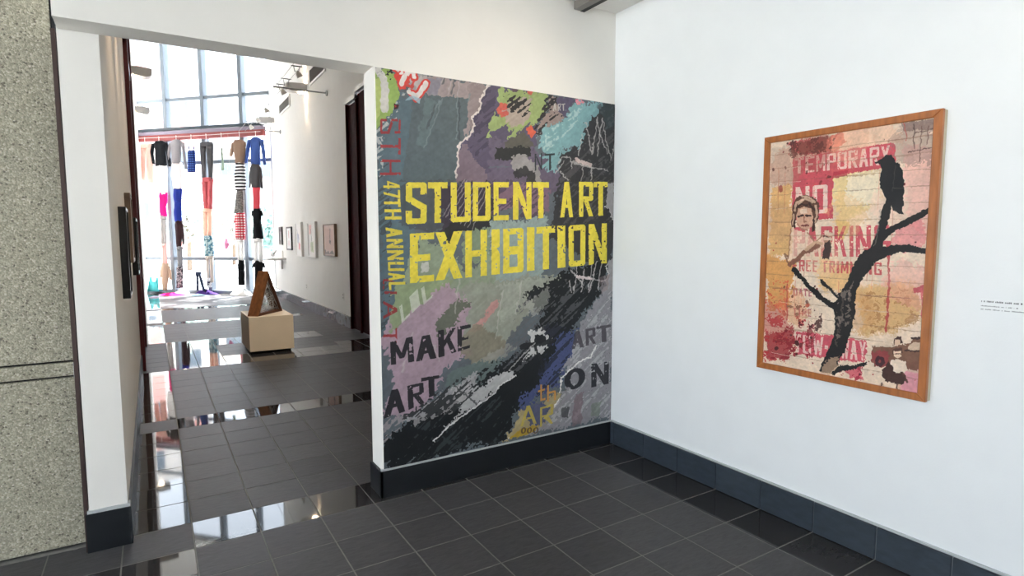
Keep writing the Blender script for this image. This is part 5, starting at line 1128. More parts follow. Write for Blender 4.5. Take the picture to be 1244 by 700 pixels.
# garments: name, category, cloth, label, distance from the glass, parts of (along, height, width) rows
GARMENTS = [
 ('trousers', 'trousers', 'pale_pink', 'pale pink trousers hanging alone nearest the maroon doorway', 0.28, [('waistband', [(-3.768, 4.231, 0.399), (-3.771, 4.094, 0.413)]), ('leg', [(-3.875, 4.122, 0.171), (-3.901, 3.663, 0.158), (-3.933, 3.226, 0.129)]), ('leg', [(-3.669, 4.112, 0.214), (-3.672, 3.655, 0.213), (-3.679, 3.149, 0.186)])]),
 ('cardigan', 'cardigan', 'black_knit', 'black cardigan hanging at the top of its column by the window', 0.28, [('body', [(-3.295, 4.29, 0.225), (-3.3, 4.233, 0.393), (-3.284, 4.097, 0.343), (-3.295, 3.574, 0.352)]), ('sleeve', [(-3.517, 4.234, 0.102), (-3.592, 3.929, 0.114), (-3.542, 3.675, 0.085)]), ('sleeve', [(-3.076, 4.215, 0.1), (-3.018, 3.862, 0.1), (-2.997, 3.588, 0.084)])]),
 ('shirt', 'shirt', 'white_cotton', 'plain white shirt hanging under the black cardigan', 0.28, [('body', [(-3.3, 3.597, 0.367), (-3.328, 3.301, 0.41), (-3.308, 2.865, 0.339)]), ('collar', [(-3.298, 3.62, 0.197), (-3.303, 3.551, 0.198)])]),
 ('sleeveless_top', 'top', 'magenta', 'bright magenta sleeveless top', 0.28, [('body', [(-3.275, 2.818, 0.268), (-3.279, 2.656, 0.255), (-3.305, 2.473, 0.198), (-3.303, 2.196, 0.213)]), ('strap', [(-3.375, 2.901, 0.057), (-3.384, 2.775, 0.068)]), ('strap', [(-3.176, 2.92, 0.056), (-3.172, 2.77, 0.068)])]),
 ('trousers', 'trousers', 'light_grey', 'light grey slim trousers hanging below the magenta top', 0.28, [('waistband', [(-3.308, 2.219, 0.198), (-3.314, 2.126, 0.199)]), ('leg', [(-3.365, 2.149, 0.094), (-3.391, 1.405, 0.086)]), ('leg', [(-3.261, 2.149, 0.097), (-3.305, 1.405, 0.085)])]),
 ('leggings', 'leggings', 'baby_pink', 'baby pink leggings hanging below the light grey trousers', 0.28, [('waistband', [(-3.34, 1.428, 0.157), (-3.345, 1.358, 0.157)]), ('leg', [(-3.38, 1.382, 0.083), (-3.395, 0.819, 0.072)]), ('leg', [(-3.297, 1.382, 0.077), (-3.316, 0.819, 0.086)])]),
 ('jacket', 'jacket', 'beige_linen', 'long beige jacket at the foot of its column reaching the floor', 0.28, [('body', [(-3.341, 0.866, 0.201), (-3.351, 0.724, 0.258), (-3.366, 0.395, 0.216), (-3.394, 0.086, 0.144)]), ('sleeve', [(-3.447, 0.794, 0.072), (-3.513, 0.463, 0.069)]), ('sleeve', [(-3.231, 0.82, 0.071), (-3.188, 0.585, 0.085), (-3.172, 0.397, 0.075)])]),
 ('cardigan', 'cardigan', 'pale_grey_knit', 'pale grey long sleeved cardigan at the top of its column', 0.28, [('body', [(-2.723, 4.298, 0.193), (-2.734, 4.232, 0.373), (-2.742, 4.075, 0.315), (-2.774, 3.647, 0.297)]), ('sleeve', [(-2.935, 4.231, 0.1), (-3.006, 3.906, 0.089), (-3.013, 3.566, 0.073)]), ('sleeve', [(-2.534, 4.214, 0.099), (-2.489, 3.841, 0.088), (-2.455, 3.502, 0.077)])]),
 ('blouse', 'blouse', 'sheer_white', 'white blouse hanging under the pale grey cardigan', 0.28, [('body', [(-2.764, 3.67, 0.305), (-2.784, 3.353, 0.361), (-2.78, 2.967, 0.251)]), ('collar', [(-2.761, 3.692, 0.139), (-2.766, 3.624, 0.138)])]),
 ('dress', 'dress', 'royal_blue', 'royal blue sleeveless dress', 0.28, [('bodice', [(-2.774, 2.955, 0.264), (-2.787, 2.761, 0.265), (-2.798, 2.579, 0.209)]), ('skirt', [(-2.796, 2.602, 0.209), (-2.809, 2.304, 0.224), (-2.811, 2.051, 0.224)])]),
 ('cardigan', 'cardigan', 'dark_brown_knit', 'dark brown cardigan hanging below the royal blue dress', 0.28, [('body', [(-2.795, 2.074, 0.195), (-2.794, 1.982, 0.238), (-2.814, 1.683, 0.211), (-2.822, 1.335, 0.155)]), ('sleeve', [(-2.689, 1.982, 0.073), (-2.679, 1.705, 0.072), (-2.67, 1.405, 0.056)])]),
 ('trousers', 'trousers', 'mid_grey', 'mid grey trousers hanging below the dark brown cardigan', 0.28, [('waistband', [(-2.806, 1.347, 0.183), (-2.812, 1.265, 0.182)]), ('leg', [(-2.86, 1.289, 0.085), (-2.873, 0.753, 0.071)]), ('leg', [(-2.764, 1.289, 0.09), (-2.785, 0.754, 0.093)])]),
 ('leggings', 'leggings', 'ink_print', 'black and white speckled leggings at the foot of the third column', 0.28, [('waistband', [(-2.829, 0.777, 0.184), (-2.833, 0.707, 0.211)]), ('leg', [(-2.902, 0.73, 0.099), (-2.938, 0.166, 0.099)]), ('leg', [(-2.787, 0.73, 0.121), (-2.826, 0.168, 0.101)])]),
 ('camisole', 'camisole', 'blue_plaid', 'blue plaid camisole hanging alone beside the grey trousers', 0.28, [('body', [(-2.247, 3.987, 0.217), (-2.253, 3.786, 0.232), (-2.276, 3.405, 0.232)]), ('strap', [(-2.325, 4.136, 0.033), (-2.303, 3.968, 0.036)]), ('strap', [(-2.151, 4.095, 0.032), (-2.18, 3.963, 0.035)])]),
 ('trousers', 'trousers', 'charcoal', 'charcoal grey trousers hanging at the top of the middle column', 0.28, [('waistband', [(-1.748, 4.189, 0.429), (-1.748, 4.078, 0.443)]), ('leg', [(-1.865, 4.105, 0.207), (-1.873, 3.661, 0.162), (-1.879, 3.214, 0.122)]), ('leg', [(-1.638, 4.095, 0.224), (-1.647, 3.653, 0.182), (-1.651, 3.186, 0.121)])]),
 ('trousers', 'trousers', 'coral_red', 'coral red trousers hanging under the charcoal trousers', 0.28, [('waistband', [(-1.763, 3.233, 0.35), (-1.77, 3.122, 0.35)]), ('leg', [(-1.856, 3.147, 0.176), (-1.873, 2.382, 0.122)]), ('leg', [(-1.678, 3.141, 0.17), (-1.727, 2.379, 0.127)])]),
 ('trousers', 'trousers', 'peach', 'peach coloured trousers hanging under the coral red pair', 0.28, [('waistband', [(-1.819, 2.392, 0.285), (-1.825, 2.29, 0.285)]), ('leg', [(-1.897, 2.314, 0.136), (-1.923, 1.633, 0.109)]), ('leg', [(-1.751, 2.312, 0.14), (-1.783, 1.632, 0.128)])]),
 ('shorts', 'shorts', 'teal_print', 'teal floral print shorts', 0.28, [('waistband', [(-1.828, 1.643, 0.245), (-1.827, 1.542, 0.286)]), ('leg', [(-1.9, 1.565, 0.148), (-1.921, 1.084, 0.124)]), ('leg', [(-1.745, 1.564, 0.152), (-1.757, 1.085, 0.15)])]),
 ('trousers', 'trousers', 'ivory', 'ivory trousers hanging below the teal print shorts', 0.28, [('waistband', [(-1.832, 1.085, 0.246), (-1.836, 1.015, 0.246)]), ('leg', [(-1.898, 1.038, 0.104), (-1.906, 0.394, 0.068)]), ('leg', [(-1.762, 1.039, 0.117), (-1.772, 0.349, 0.095)])]),
 ('sandal', 'sandals', 'navy_white', 'navy and white strappy piece hanging below the ivory trousers', 0.28, [('body', [(-1.895, 0.463, 0.082), (-1.869, 0.325, 0.151), (-1.869, 0.209, 0.137)]), ('strap', [(-1.812, 0.475, 0.033), (-1.833, 0.348, 0.041)])]),
 ('leggings', 'leggings', 'navy', 'navy leggings propped upright on the floor by the window', 0.28, [('waistband', [(-2.23, 0.632, 0.166), (-2.231, 0.551, 0.175)]), ('leg', [(-2.271, 0.573, 0.08), (-2.268, 0.108, 0.07)]), ('leg', [(-2.183, 0.574, 0.083), (-2.124, 0.32, 0.094), (-2.04, 0.089, 0.083)])]),
 ('scarf', 'scarf', 'sage_green', 'narrow sage green scarf hanging alone', 0.28, [('body', [(-1.256, 4.013, 0.055), (-1.244, 3.705, 0.061), (-1.252, 3.418, 0.101)])]),
 ('scarf', 'scarf', 'orchid_pink', 'small orchid pink cloth hanging on a thread', 0.28, [('body', [(-1.233, 1.574, 0.035), (-1.235, 1.495, 0.12), (-1.219, 1.416, 0.16), (-1.265, 1.28, 0.067)])]),
 ('blouse', 'blouse', 'tan_jersey', 'tan short sleeved blouse at the top of its column', 0.28, [('body', [(-0.717, 4.209, 0.234), (-0.69, 4.12, 0.401), (-0.676, 3.881, 0.35), (-0.691, 3.575, 0.272)]), ('sleeve', [(-0.864, 4.142, 0.117), (-0.925, 3.958, 0.115), (-0.967, 3.784, 0.079)])]),
 ('dress', 'dress', 'black_white_stripe', 'black and white striped dress', 0.28, [('bodice', [(-0.696, 3.598, 0.234), (-0.699, 3.422, 0.299), (-0.715, 3.247, 0.339)]), ('skirt', [(-0.72, 3.269, 0.352), (-0.717, 3.072, 0.352), (-0.708, 2.873, 0.313)])]),
 ('skirt', 'skirt', 'grey_tweed', 'grey tweed skirt hanging below the striped dress', 0.28, [('waistband', [(-0.718, 2.905, 0.209), (-0.729, 2.829, 0.222)]), ('body', [(-0.728, 2.851, 0.222), (-0.756, 2.564, 0.275), (-0.798, 2.254, 0.302)])]),
 ('shirt', 'shirt', 'red_plaid', 'red and white plaid shirt', 0.28, [('body', [(-0.756, 2.297, 0.196), (-0.768, 2.187, 0.289), (-0.776, 1.897, 0.303), (-0.782, 1.539, 0.303)]), ('sleeve', [(-0.885, 2.233, 0.079), (-0.936, 1.988, 0.069)])]),
 ('leggings', 'leggings', 'white_cotton', 'white leggings hanging below the red plaid shirt', 0.28, [('waistband', [(-0.793, 1.562, 0.224), (-0.798, 1.472, 0.224)]), ('leg', [(-0.855, 1.494, 0.108), (-0.857, 0.954, 0.08)]), ('leg', [(-0.738, 1.494, 0.105), (-0.758, 0.954, 0.092)])]),
 ('dress', 'dress', 'black_jersey', 'black dress at the foot of the fifth column', 0.28, [('bodice', [(-0.79, 0.976, 0.158), (-0.797, 0.841, 0.212), (-0.809, 0.683, 0.194)]), ('skirt', [(-0.808, 0.705, 0.194), (-0.81, 0.478, 0.202), (-0.805, 0.285, 0.199)])]),
 ('shirt', 'shirt', 'denim_blue', 'denim blue long sleeved shirt at the top of the last column', 0.28, [('body', [(-0.168, 4.26, 0.115), (-0.17, 4.206, 0.318), (-0.183, 4.013, 0.286), (-0.211, 3.537, 0.276)]), ('sleeve', [(-0.356, 4.195, 0.108), (-0.45, 3.874, 0.103), (-0.502, 3.592, 0.078)]), ('sleeve', [(0.013, 4.179, 0.106), (0.049, 3.854, 0.102), (0.08, 3.528, 0.076)])]),
 ('sweater', 'sweater', 'dark_grey_knit', 'dark grey sweater hanging under the denim blue shirt', 0.28, [('body', [(-0.22, 3.559, 0.204), (-0.218, 3.472, 0.294), (-0.227, 3.211, 0.287), (-0.224, 2.927, 0.257)]), ('sleeve', [(-0.353, 3.478, 0.067), (-0.397, 3.195, 0.062), (-0.415, 2.932, 0.049)]), ('sleeve', [(-0.071, 3.468, 0.066), (-0.045, 3.185, 0.067), (-0.036, 2.901, 0.061)])]),
 ('sleeveless_top', 'top', 'coral_pink', 'coral pink sleeveless top', 0.28, [('body', [(-0.212, 2.926, 0.231), (-0.224, 2.664, 0.206), (-0.234, 2.335, 0.193)]), ('strap', [(-0.287, 2.962, 0.046), (-0.292, 2.863, 0.052)]), ('strap', [(-0.133, 2.958, 0.046), (-0.13, 2.86, 0.052)])]),
 ('dress', 'dress', 'black_crepe', 'black short sleeved dress hanging below the coral pink top', 0.28, [('bodice', [(-0.219, 2.367, 0.22), (-0.234, 2.18, 0.259), (-0.232, 1.959, 0.232)]), ('skirt', [(-0.231, 1.981, 0.232), (-0.226, 1.782, 0.282), (-0.223, 1.559, 0.331)]), ('sleeve', [(-0.344, 2.314, 0.078), (-0.379, 2.182, 0.062)]), ('sleeve', [(-0.1, 2.311, 0.077), (-0.07, 2.178, 0.061)])]),
 ('trousers', 'trousers', 'bright_white', 'bright white trousers hanging below the black short sleeved dress', 0.28, [('waistband', [(-0.231, 1.571, 0.246), (-0.229, 1.471, 0.259)]), ('leg', [(-0.296, 1.493, 0.133), (-0.326, 0.935, 0.118)]), ('leg', [(-0.159, 1.493, 0.132), (-0.17, 0.935, 0.142)])]),
 ('t_shirt', 't-shirt', 'black_cotton', 'black t-shirt hanging behind the wooden triangle', 0.28, [('body', [(-0.24, 0.968, 0.156), (-0.236, 0.913, 0.273), (-0.241, 0.667, 0.234), (-0.265, 0.17, 0.235)]), ('sleeve', [(-0.36, 0.901, 0.078), (-0.418, 0.776, 0.068)]), ('sleeve', [(-0.1, 0.903, 0.078), (-0.059, 0.78, 0.067)])]),
 ('camisole', 'camisole', 'turquoise', 'turquoise camisole standing on the floor at the window', 0.2, [('body', [(-3.872, 0.334, 0.307), (-3.88, 0.213, 0.337), (-3.892, 0.045, 0.367)]), ('strap', [(-3.958, 0.463, 0.059), (-3.968, 0.307, 0.103)]), ('strap', [(-3.725, 0.443, 0.058), (-3.763, 0.31, 0.102)])]),
]
HANGERS = [(-3.81, 4.233, 0.28), (-3.323, 4.291, 0.28), (-2.736, 4.299, 0.28), (-2.238, 4.132, 0.28), (-1.748, 4.189, 0.28), (-1.257, 4.013, 0.28), (-0.678, 4.207, 0.28), (-0.174, 4.26, 0.28)]
FLOORCL = [(-0.92, 16.05, 0.24, 0.13, 0.05, 0.1, 'black_cotton', 'dark cloth crumpled on the floor under the beige jacket', 'crumpled_cloth', 1), (-0.62, 15.22, 0.3, 0.14, 0.07, -0.5, 'magenta', 'magenta cloth crumpled on the floor', 'crumpled_cloth', 2), (-0.02, 14.72, 0.28, 0.11, 0.05, -0.6, 'pale_blue', 'pale blue cloth crumpled on the floor', 'crumpled_cloth', 3), (0.2, 15.05, 0.3, 0.18, 0.14, -0.7, 'purple', 'purple cloth heaped on the floor under the strappy piece', 'crumpled_cloth', 4), (1.05, 14.2, 0.3, 0.2, 0.18, -0.7, 'bright_white', 'white cloth heaped on the floor under the black dress', 'crumpled_cloth', 5), (-0.36, 15.72, 0.2, 0.13, 0.12, -0.7, 'white_cotton', 'white cloth heaped on the floor under the speckled leggings', 'crumpled_cloth', 6), (-1.02, 14.9, 0.16, 0.08, 0.03, 0.2, 'lilac', 'small lilac cloth on the floor by the left wall', 'crumpled_cloth', 7), (0.6, 14.42, 0.26, 0.1, 0.04, -0.7, 'light_grey', 'light grey cloth spread on the floor by the purple heap', 'crumpled_cloth', 8)]
TRI = ((.135,5.16),(.545,5.66),.15,.60,-.02)
TRK = (6,7,5)

# ------------------------------------------------------------------ outside the glass wall
struct('ground', B(-60, 60, -40, 120, -.4, -.15), mat('pale_paving', (196, 198, 198), rough=.9, noise=.06, nscale=.6), 'pale sunlit paving outside the building')
M_pink = mat('pink_brick', (208, 150, 140), rough=.85, noise=.1, nscale=8)
M_stone = mat('pale_stone', (214, 206, 198), rough=.85, noise=.05, nscale=2)
M_pglass = mat('shaded_window_glass', (96, 108, 118), rough=.08)
def building(x0, x1, y, hgt, label, m, nx, nz):
    b = empty('building', ((x0+x1)/2, y, -.15), label, 'building', group=None); w = x1-x0
    link('wall', B(-w/2, w/2, 0, 8, 0, hgt), M_stone, b); link('roof', B(-w/2-.2, w/2+.2, -.2, 8.2, hgt, hgt+.4), M_stone, b)
    for j in range(nx):
        for k in range(nz):
            cx = -w/2 + (j+.5)*w/nx; z0 = 1.0 + k*(hgt-1.2)/nz; dz = (hgt-1.2)/nz
            link('panel', B(cx-w/nx*.40, cx+w/nx*.40, -.1, 0, z0, z0+dz*.52), m, b)
            wn = link('window', B(cx-w/nx*.3, cx+w/nx*.3, -.06, 0, z0+dz*.56, z0+dz*.92), M_alum, b)
            link('pane', B(cx-w/nx*.26, cx+w/nx*.26, -.08, -.05, z0+dz*.59, z0+dz*.89), M_pglass, wn)
building(-11, 2.2, 44, 15.5, 'tall pale building with pink brick panels seen through the glass wall', M_pink, 5, 4)
building(3.5, 16, 52, 9, 'lower pale building beyond the small trees outside', mat('pale_panel', (196, 196, 192), rough=.8, noise=.05), 4, 2)
M_leaf = mat('leaf_green', (138, 168, 160), rough=.7, noise=.3, nscale=3)
M_leaf2 = mat('leaf_pale', (186, 200, 192), rough=.7, noise=.3, nscale=3)
M_bark = mat('bark', (110, 92, 76), rough=.9, noise=.2, nscale=12)
def tree(x, y, hgt, r, label, m):
    t = empty('tree', (x, y, -.15), label, 'tree', group='trees outside the glass wall')
    bm = bmesh.new(); tube(bm, [(0, 0, 0), (.05, 0, hgt*.3), (0, .06, hgt*.62)], [.13, .1, .06])
    for a in range(4): tube(bm, [(0, 0, hgt*(.34+.05*a)), (r*.5*math.cos(a*1.7), r*.5*math.sin(a*1.7), hgt*(.55+.06*a))], [.05, .02], 5)
    link('trunk', bm, M_bark, t)
    bm = bmesh.new(); rr = random.Random(int(x*37+y))
    for q in range(850):
        u = Vector((rr.gauss(0, 1), rr.gauss(0, 1), rr.gauss(0, 1))).normalized()*(rr.random()**.4)
        c = Vector((u.x*r, u.y*r, hgt*.64 + u.z*hgt*.36)); a = Vector((rr.gauss(0, 1), rr.gauss(0, 1), rr.gauss(0, 1))).normalized(); b2 = a.orthogonal().normalized(); s_ = .13*rr.uniform(.7, 1.4)
        bm.faces.new([bm.verts.new(c + a*s_*1.5), bm.verts.new(c + b2*s_*.7), bm.verts.new(c - a*s_*1.5), bm.verts.new(c - b2*s_*.7)])
    link('foliage', bm, m, t)['kind'] = 'stuff'
tree(4.4, 27.0, 3.4, 1.25, 'grey green tree outside the right end of the glass wall', M_leaf)
tree(3.6, 39.0, 4.4, 1.7, 'pale tree outside, behind the middle clothes column', M_leaf2)
tree(.7, 33.0, 4.9, 1.6, 'pale tree outside, between the blue dress and the charcoal trousers', M_leaf2)
tree(6.6, 34.0, 4.2, 1.7, 'distant pale tree outside, behind the grey green tree', M_leaf2)
# white arched shelter outside on the left
sh = empty('shelter', (-2.0, 24, -.15), 'white arched shelter with a grey panel outside the glass wall', 'shelter')
bm = bmesh.new(); n = 12
A = [(-1.15*math.cos(PI*i/n), 1.75+.75*math.sin(PI*i/n)) for i in range(n+1)]; C_ = [(x*.93, z-.08) for x, z in A]
prism(bm, A + C_[::-1], 'y', -.8, .8); link('roof', bm, M_white, sh, True)
for x in (-1.08, 1.08):
    for y in (-.7, .7): link('post', B(x-.04, x+.04, y-.04, y+.04, 0, 1.8), M_white, sh)
link('back_panel', B(-1.0, 1.0, .6, .66, .2, 1.75), mat('grey_panel', (168, 172, 180), rough=.6), sh)

# ------------------------------------------------------------------ clothes hanging before the glass wall
def cloth(name, col, pat=None, col2=(255, 255, 255), sc_=30):
    m, nt, b = newmat(name); L = nt.links.new
    b.inputs['Roughness'].default_value = .85; b.inputs['Specular IOR Level'].default_value = .2
    tc = nd(nt, 'ShaderNodeTexCoord'); c1, c2 = srgb(col), srgb(col2); out = None
    if pat in ('stripe', 'plaid'):
        def band(axis, s2, thr):
            w = nd(nt, 'ShaderNodeTexWave', bands_direction=axis, Scale=s2, Distortion=1.2 if pat == 'stripe' else .3); L(tc.outputs['Object'], w.inputs['Vector'])
            g = nd(nt, 'ShaderNodeMath', operation='GREATER_THAN'); g.inputs[1].default_value = thr; L(w.outputs[1], g.inputs[0]); return g
        a = band('Z', sc_, .5)
        mx = nd(nt, 'ShaderNodeMix', data_type='RGBA'); L(a.outputs[0], mx.inputs[0]); mx.inputs[6].default_value = c1; mx.inputs[7].default_value = c2; out = mx.outputs[2]
        if pat == 'plaid':
            x = band('X', sc_, .5); m2 = nd(nt, 'ShaderNodeMix', data_type='RGBA'); mu = nd(nt, 'ShaderNodeMath', operation='MULTIPLY'); mu.inputs[1].default_value = .75
            L(x.outputs[0], mu.inputs[0]); L(mu.outputs[0], m2.inputs[0]); L(out, m2.inputs[6]); m2.inputs[7].default_value = c1; out = m2.outputs[2]
    elif pat == 'print':
        v = nd(nt, 'ShaderNodeTexNoise', Scale=float(sc_), Detail=2.0); L(tc.outputs['Object'], v.inputs['Vector'])
        g = nd(nt, 'ShaderNodeMapRange'); g.inputs[1].default_value = .46; g.inputs[2].default_value = .54; L(v.outputs[0], g.inputs[0])
        mx = nd(nt, 'ShaderNodeMix', data_type='RGBA'); L(g.outputs[0], mx.inputs[0]); mx.inputs[6].default_value = c1; mx.inputs[7].default_value = c2; out = mx.outputs[2]
    if out: L(out, b.inputs['Base Color'])
    else: b.inputs['Base Color'].default_value = c1
    n = nd(nt, 'ShaderNodeTexNoise', Scale=14.0, Detail=3.0); mp = nd(nt, 'ShaderNodeMapping'); mp.inputs['Scale'].default_value = (3, 1, .5); L(tc.outputs['Object'], mp.inputs[0]); L(mp.outputs[0], n.inputs['Vector'])
    bp = nd(nt, 'ShaderNodeBump', Strength=.4, Distance=.02); L(n.outputs[0], bp.inputs['Height']); L(bp.outputs[0], b.inputs['Normal'])
    tr_ = nd(nt, 'ShaderNodeBsdfTranslucent'); ms = nd(nt, 'ShaderNodeMixShader'); ms.inputs[0].default_value = .10   # thin cloth lets daylight through
    if out: L(out, tr_.inputs[0])
    else: tr_.inputs[0].default_value = c1
    o_ = [q for q in nt.nodes if q.type == 'OUTPUT_MATERIAL'][0]; L(b.outputs[0], ms.inputs[1]); L(tr_.outputs[0], ms.inputs[2]); L(ms.outputs[0], o_.inputs[0])
    return m
CL = dict(pale_pink=cloth('pale_pink', (240, 194, 184)), black_knit=cloth('black_knit', (18, 22, 28)), white_cotton=cloth('white_cotton', (240, 240, 240)), magenta=cloth('magenta', (226, 26, 122)),
  light_grey=cloth('light_grey', (158, 154, 152)), baby_pink=cloth('baby_pink', (216, 166, 162)), beige_linen=cloth('beige_linen', (164, 142, 124)), pale_grey_knit=cloth('pale_grey_knit', (140, 137, 142)),
  sheer_white=cloth('sheer_white', (222, 212, 214)), royal_blue=cloth('royal_blue', (30, 46, 128)), dark_brown_knit=cloth('dark_brown_knit', (50, 32, 36)), mid_grey=cloth('mid_grey', (126, 128, 132)),
  ink_print=cloth('ink_print', (52, 50, 56), 'print', (176, 172, 176), 26), blue_plaid=cloth('blue_plaid', (20, 34, 92), 'plaid', (72, 104, 176), 5), charcoal=cloth('charcoal', (84, 84, 88)),
  coral_red=cloth('coral_red', (186, 92, 98)), peach=cloth('peach', (232, 188, 168)), teal_print=cloth('teal_print', (72, 120, 140), 'print', (190, 208, 210), 16), ivory=cloth('ivory', (196, 186, 180)),
  navy_white=cloth('navy_white', (40, 36, 66), 'print', (220, 220, 226), 10), navy=cloth('navy', (52, 62, 84)), sage_green=cloth('sage_green', (150, 172, 156)), orchid_pink=cloth('orchid_pink', (226, 150, 186)),
  tan_jersey=cloth('tan_jersey', (142, 118, 102)), black_white_stripe=cloth('black_white_stripe', (20, 20, 26), 'stripe', (232, 232, 236), 3.6), grey_tweed=cloth('grey_tweed', (96, 94, 94), 'print', (150, 146, 144), 40),
  red_plaid=cloth('red_plaid', (190, 46, 66), 'plaid', (236, 226, 226), 4.5), black_jersey=cloth('black_jersey', (14, 16, 20)), denim_blue=cloth('denim_blue', (66, 92, 158)), dark_grey_knit=cloth('dark_grey_knit', (80, 80, 84)),
  coral_pink=cloth('coral_pink', (214, 82, 96)), black_crepe=cloth('black_crepe', (16, 18, 24)), bright_white=cloth('bright_white', (244, 244, 244)), black_cotton=cloth('black_cotton', (18, 22, 26)),
  turquoise=cloth('turquoise', (84, 182, 188)), purple=cloth('purple', (66, 42, 110)), pale_blue=cloth('pale_blue', (176, 206, 220)), lilac=cloth('lilac', (206, 190, 210)))
def loft(rows, flat, seed):
    """a soft hanging sleeve of cloth: rows (s, z, width) from top to bottom, folded round the body it has lost"""
    rr = random.Random(seed); bm = bmesh.new(); pts = []
    for (a, b) in zip(rows, rows[1:]):
        for k in range(4): t = k/4; pts.append([a[j]+(b[j]-a[j])*t for j in range(3)])
    pts.append(list(rows[-1])); n = 18; ph = rr.uniform(0, 6); rings = []
    for i, (s_, z, w) in enumerate(pts):
        w *= 1 + rr.uniform(-.03, .03); dth = min(.075, w*.30)*flat; ring = []
        for k in range(n):
            t = 2*PI*k/n; f = 1 + .13*math.sin(4*t+ph+i*.12) + .07*math.sin(7*t-ph)
            ring.append(bm.verts.new((s_ + w/2*math.cos(t)*(1+.04*math.sin(3*t+i*.4)), dth*math.sin(t)*f + .006*math.sin(i*.9+ph), z + .006*math.sin(3*t+ph) if i in (0, len(pts)-1) else z)))
        rings.append(ring)
    for A, C in zip(rings, rings[1:]):
        for k in range(n): bm.faces.new((A[k], A[(k+1) % n], C[(k+1) % n], C[k]))
    bm.faces.new(rings[0]); bm.faces.new(rings[-1])
    return bm
for gi, (name, cat, m, label, off, pieces) in enumerate(GARMENTS):
    zs = min(r[1] for _, rows in pieces for r in rows); sm = pieces[0][1][0][0]
    root = empty(name, W(sm, off, zs), label, cat, WRZ, 'clothes hung before the glass wall')
    for pi, (part, rows) in enumerate(pieces):
        loc = [(r[0]-sm, r[1]-zs, r[2]) for r in rows]
        bm = loft(loc, 1 if part not in ('strap', 'sleeve') else 1.2, gi*10+pi); link(part, bm, CL[m], root, True)
M_wire = mat('hanging_wire', (210, 206, 206), rough=.4, metal=.4)
wire = link('clothes_wire', tube(bmesh.new(), [W(-4.05, .28, 4.40), W(-3.0, .28, 4.385), W(-1.5, .28, 4.385), W(-.02, .28, 4.40)], .006, 6), M_wire)
tag(wire, 'thin taut wire in front of the red beam that carries the hangers', 'wire')
HL = ['white hanger of the pale pink trousers', 'white hanger of the black cardigan', 'white hanger of the pale grey cardigan', 'white hanger of the blue plaid camisole', 'white hanger of the charcoal trousers', 'white hanger of the sage green scarf', 'white hanger of the tan blouse', 'white hanger of the denim blue shirt']
for (s_, z, off), lb in zip(HANGERS, HL):
    hg = empty('clothes_hanger', W(s_, off, z-.03), lb, 'hanger', WRZ, 'hangers on the wire'); zw = 4.392 - (z-.03)
    link('hook', tube(bmesh.new(), [(0, 0, .03), (0, 0, zw-.02), (.012, 0, zw+.012), (0, 0, zw+.022), (-.016, 0, zw+.008)], .006, 6), M_white, hg)
    link('shoulder_bar', tube(bmesh.new(), [(-.17, 0, -.05), (-.05, 0, .02), (0, 0, .035), (.05, 0, .02), (.17, 0, -.05)], .009, 6), M_white, hg)
th = link('thread', tube(bmesh.new(), [W(-1.04, .28, 1.56), W(-1.04, .28, 4.39)], .0015, 4), M_wire); tag(th, 'fine thread holding the small orchid pink cloth', 'thread')
# crumpled clothes lying on the floor at the foot of the glass wall
def crumple(cx, cy, rx, ry, hgt, rz, m, label, name, seed):
    rr = random.Random(seed); bm = bmesh.new(); n, q = 20, 5; rings = []
    ph = [rr.uniform(0, 6) for _ in range(4)]
    for j in range(q+1):
        f = (j+.35)/(q+.35); ring = []
        for k in range(n):
            t = 2*PI*k/n; e = f*(1 + .22*math.sin(3*t+ph[0]) + .13*math.sin(5*t+ph[1]))
            z = hgt*(1-f*f)*(.75+.35*math.sin(4*t+ph[2]+3*f)) + .004
            ring.append(bm.verts.new((rx*e*math.cos(t), ry*e*math.sin(t), max(.003, z))))
        rings.append(ring)
    for A, C in zip(rings, rings[1:]):
        for k in range(n): bm.faces.new((A[k], A[(k+1) % n], C[(k+1) % n], C[k]))
    bm.faces.new(rings[0]); base = [bm.verts.new((v.co.x, v.co.y, 0)) for v in rings[-1]]
    for k in range(n): bm.faces.new((rings[-1][k], rings[-1][(k+1) % n], base[(k+1) % n], base[k]))
    bm.faces.new(base)
    o = link(name, bm, CL[m], None, True); o.location = (cx, cy, 0); o.rotation_euler = (0, 0, rz); tag(o, label, 'clothes', 'clothes lying on the floor'); return o
for a in FLOORCL: crumple(*a)

# ------------------------------------------------------------------ corridor: plinth and sculpture
p = empty('plinth', (.30, 5.52, 0), 'low cream plinth box standing in the corridor under the wooden triangle', 'plinth')
link('box', B(-.285, .285, -.40, .40, .035, .505, .004), M_plinth, p)
link('toe_kick', B(-.25, .25, -.36, .36, 0, .036), M_dark, p)
TA, TB, TZ = Vector((*TRI[0], 0)), Vector((*TRI[1], 0)), .505
ax = (TB-TA).normalized(); nv = Vector((-ax.y, ax.x, 0)); LB = (TB-TA).length; DEP = TRI[2]; HT = TRI[3]; XA = TRI[4]
scu = empty('triangle_sculpture', ((TA+TB)/2 + Vector((0, 0, TZ))), 'rust brown wooden triangle frame strung with pale thread, standing on the cream plinth', 'sculpture', math.atan2(ax.y, ax.x))
T_ = .036
inn = [(-LB/2+T_*1.55, T_), (LB/2-T_*1.55, T_), (XA, HT-T_*2.4)]; out = [(-LB/2, 0), (LB/2, 0), (XA, HT)]
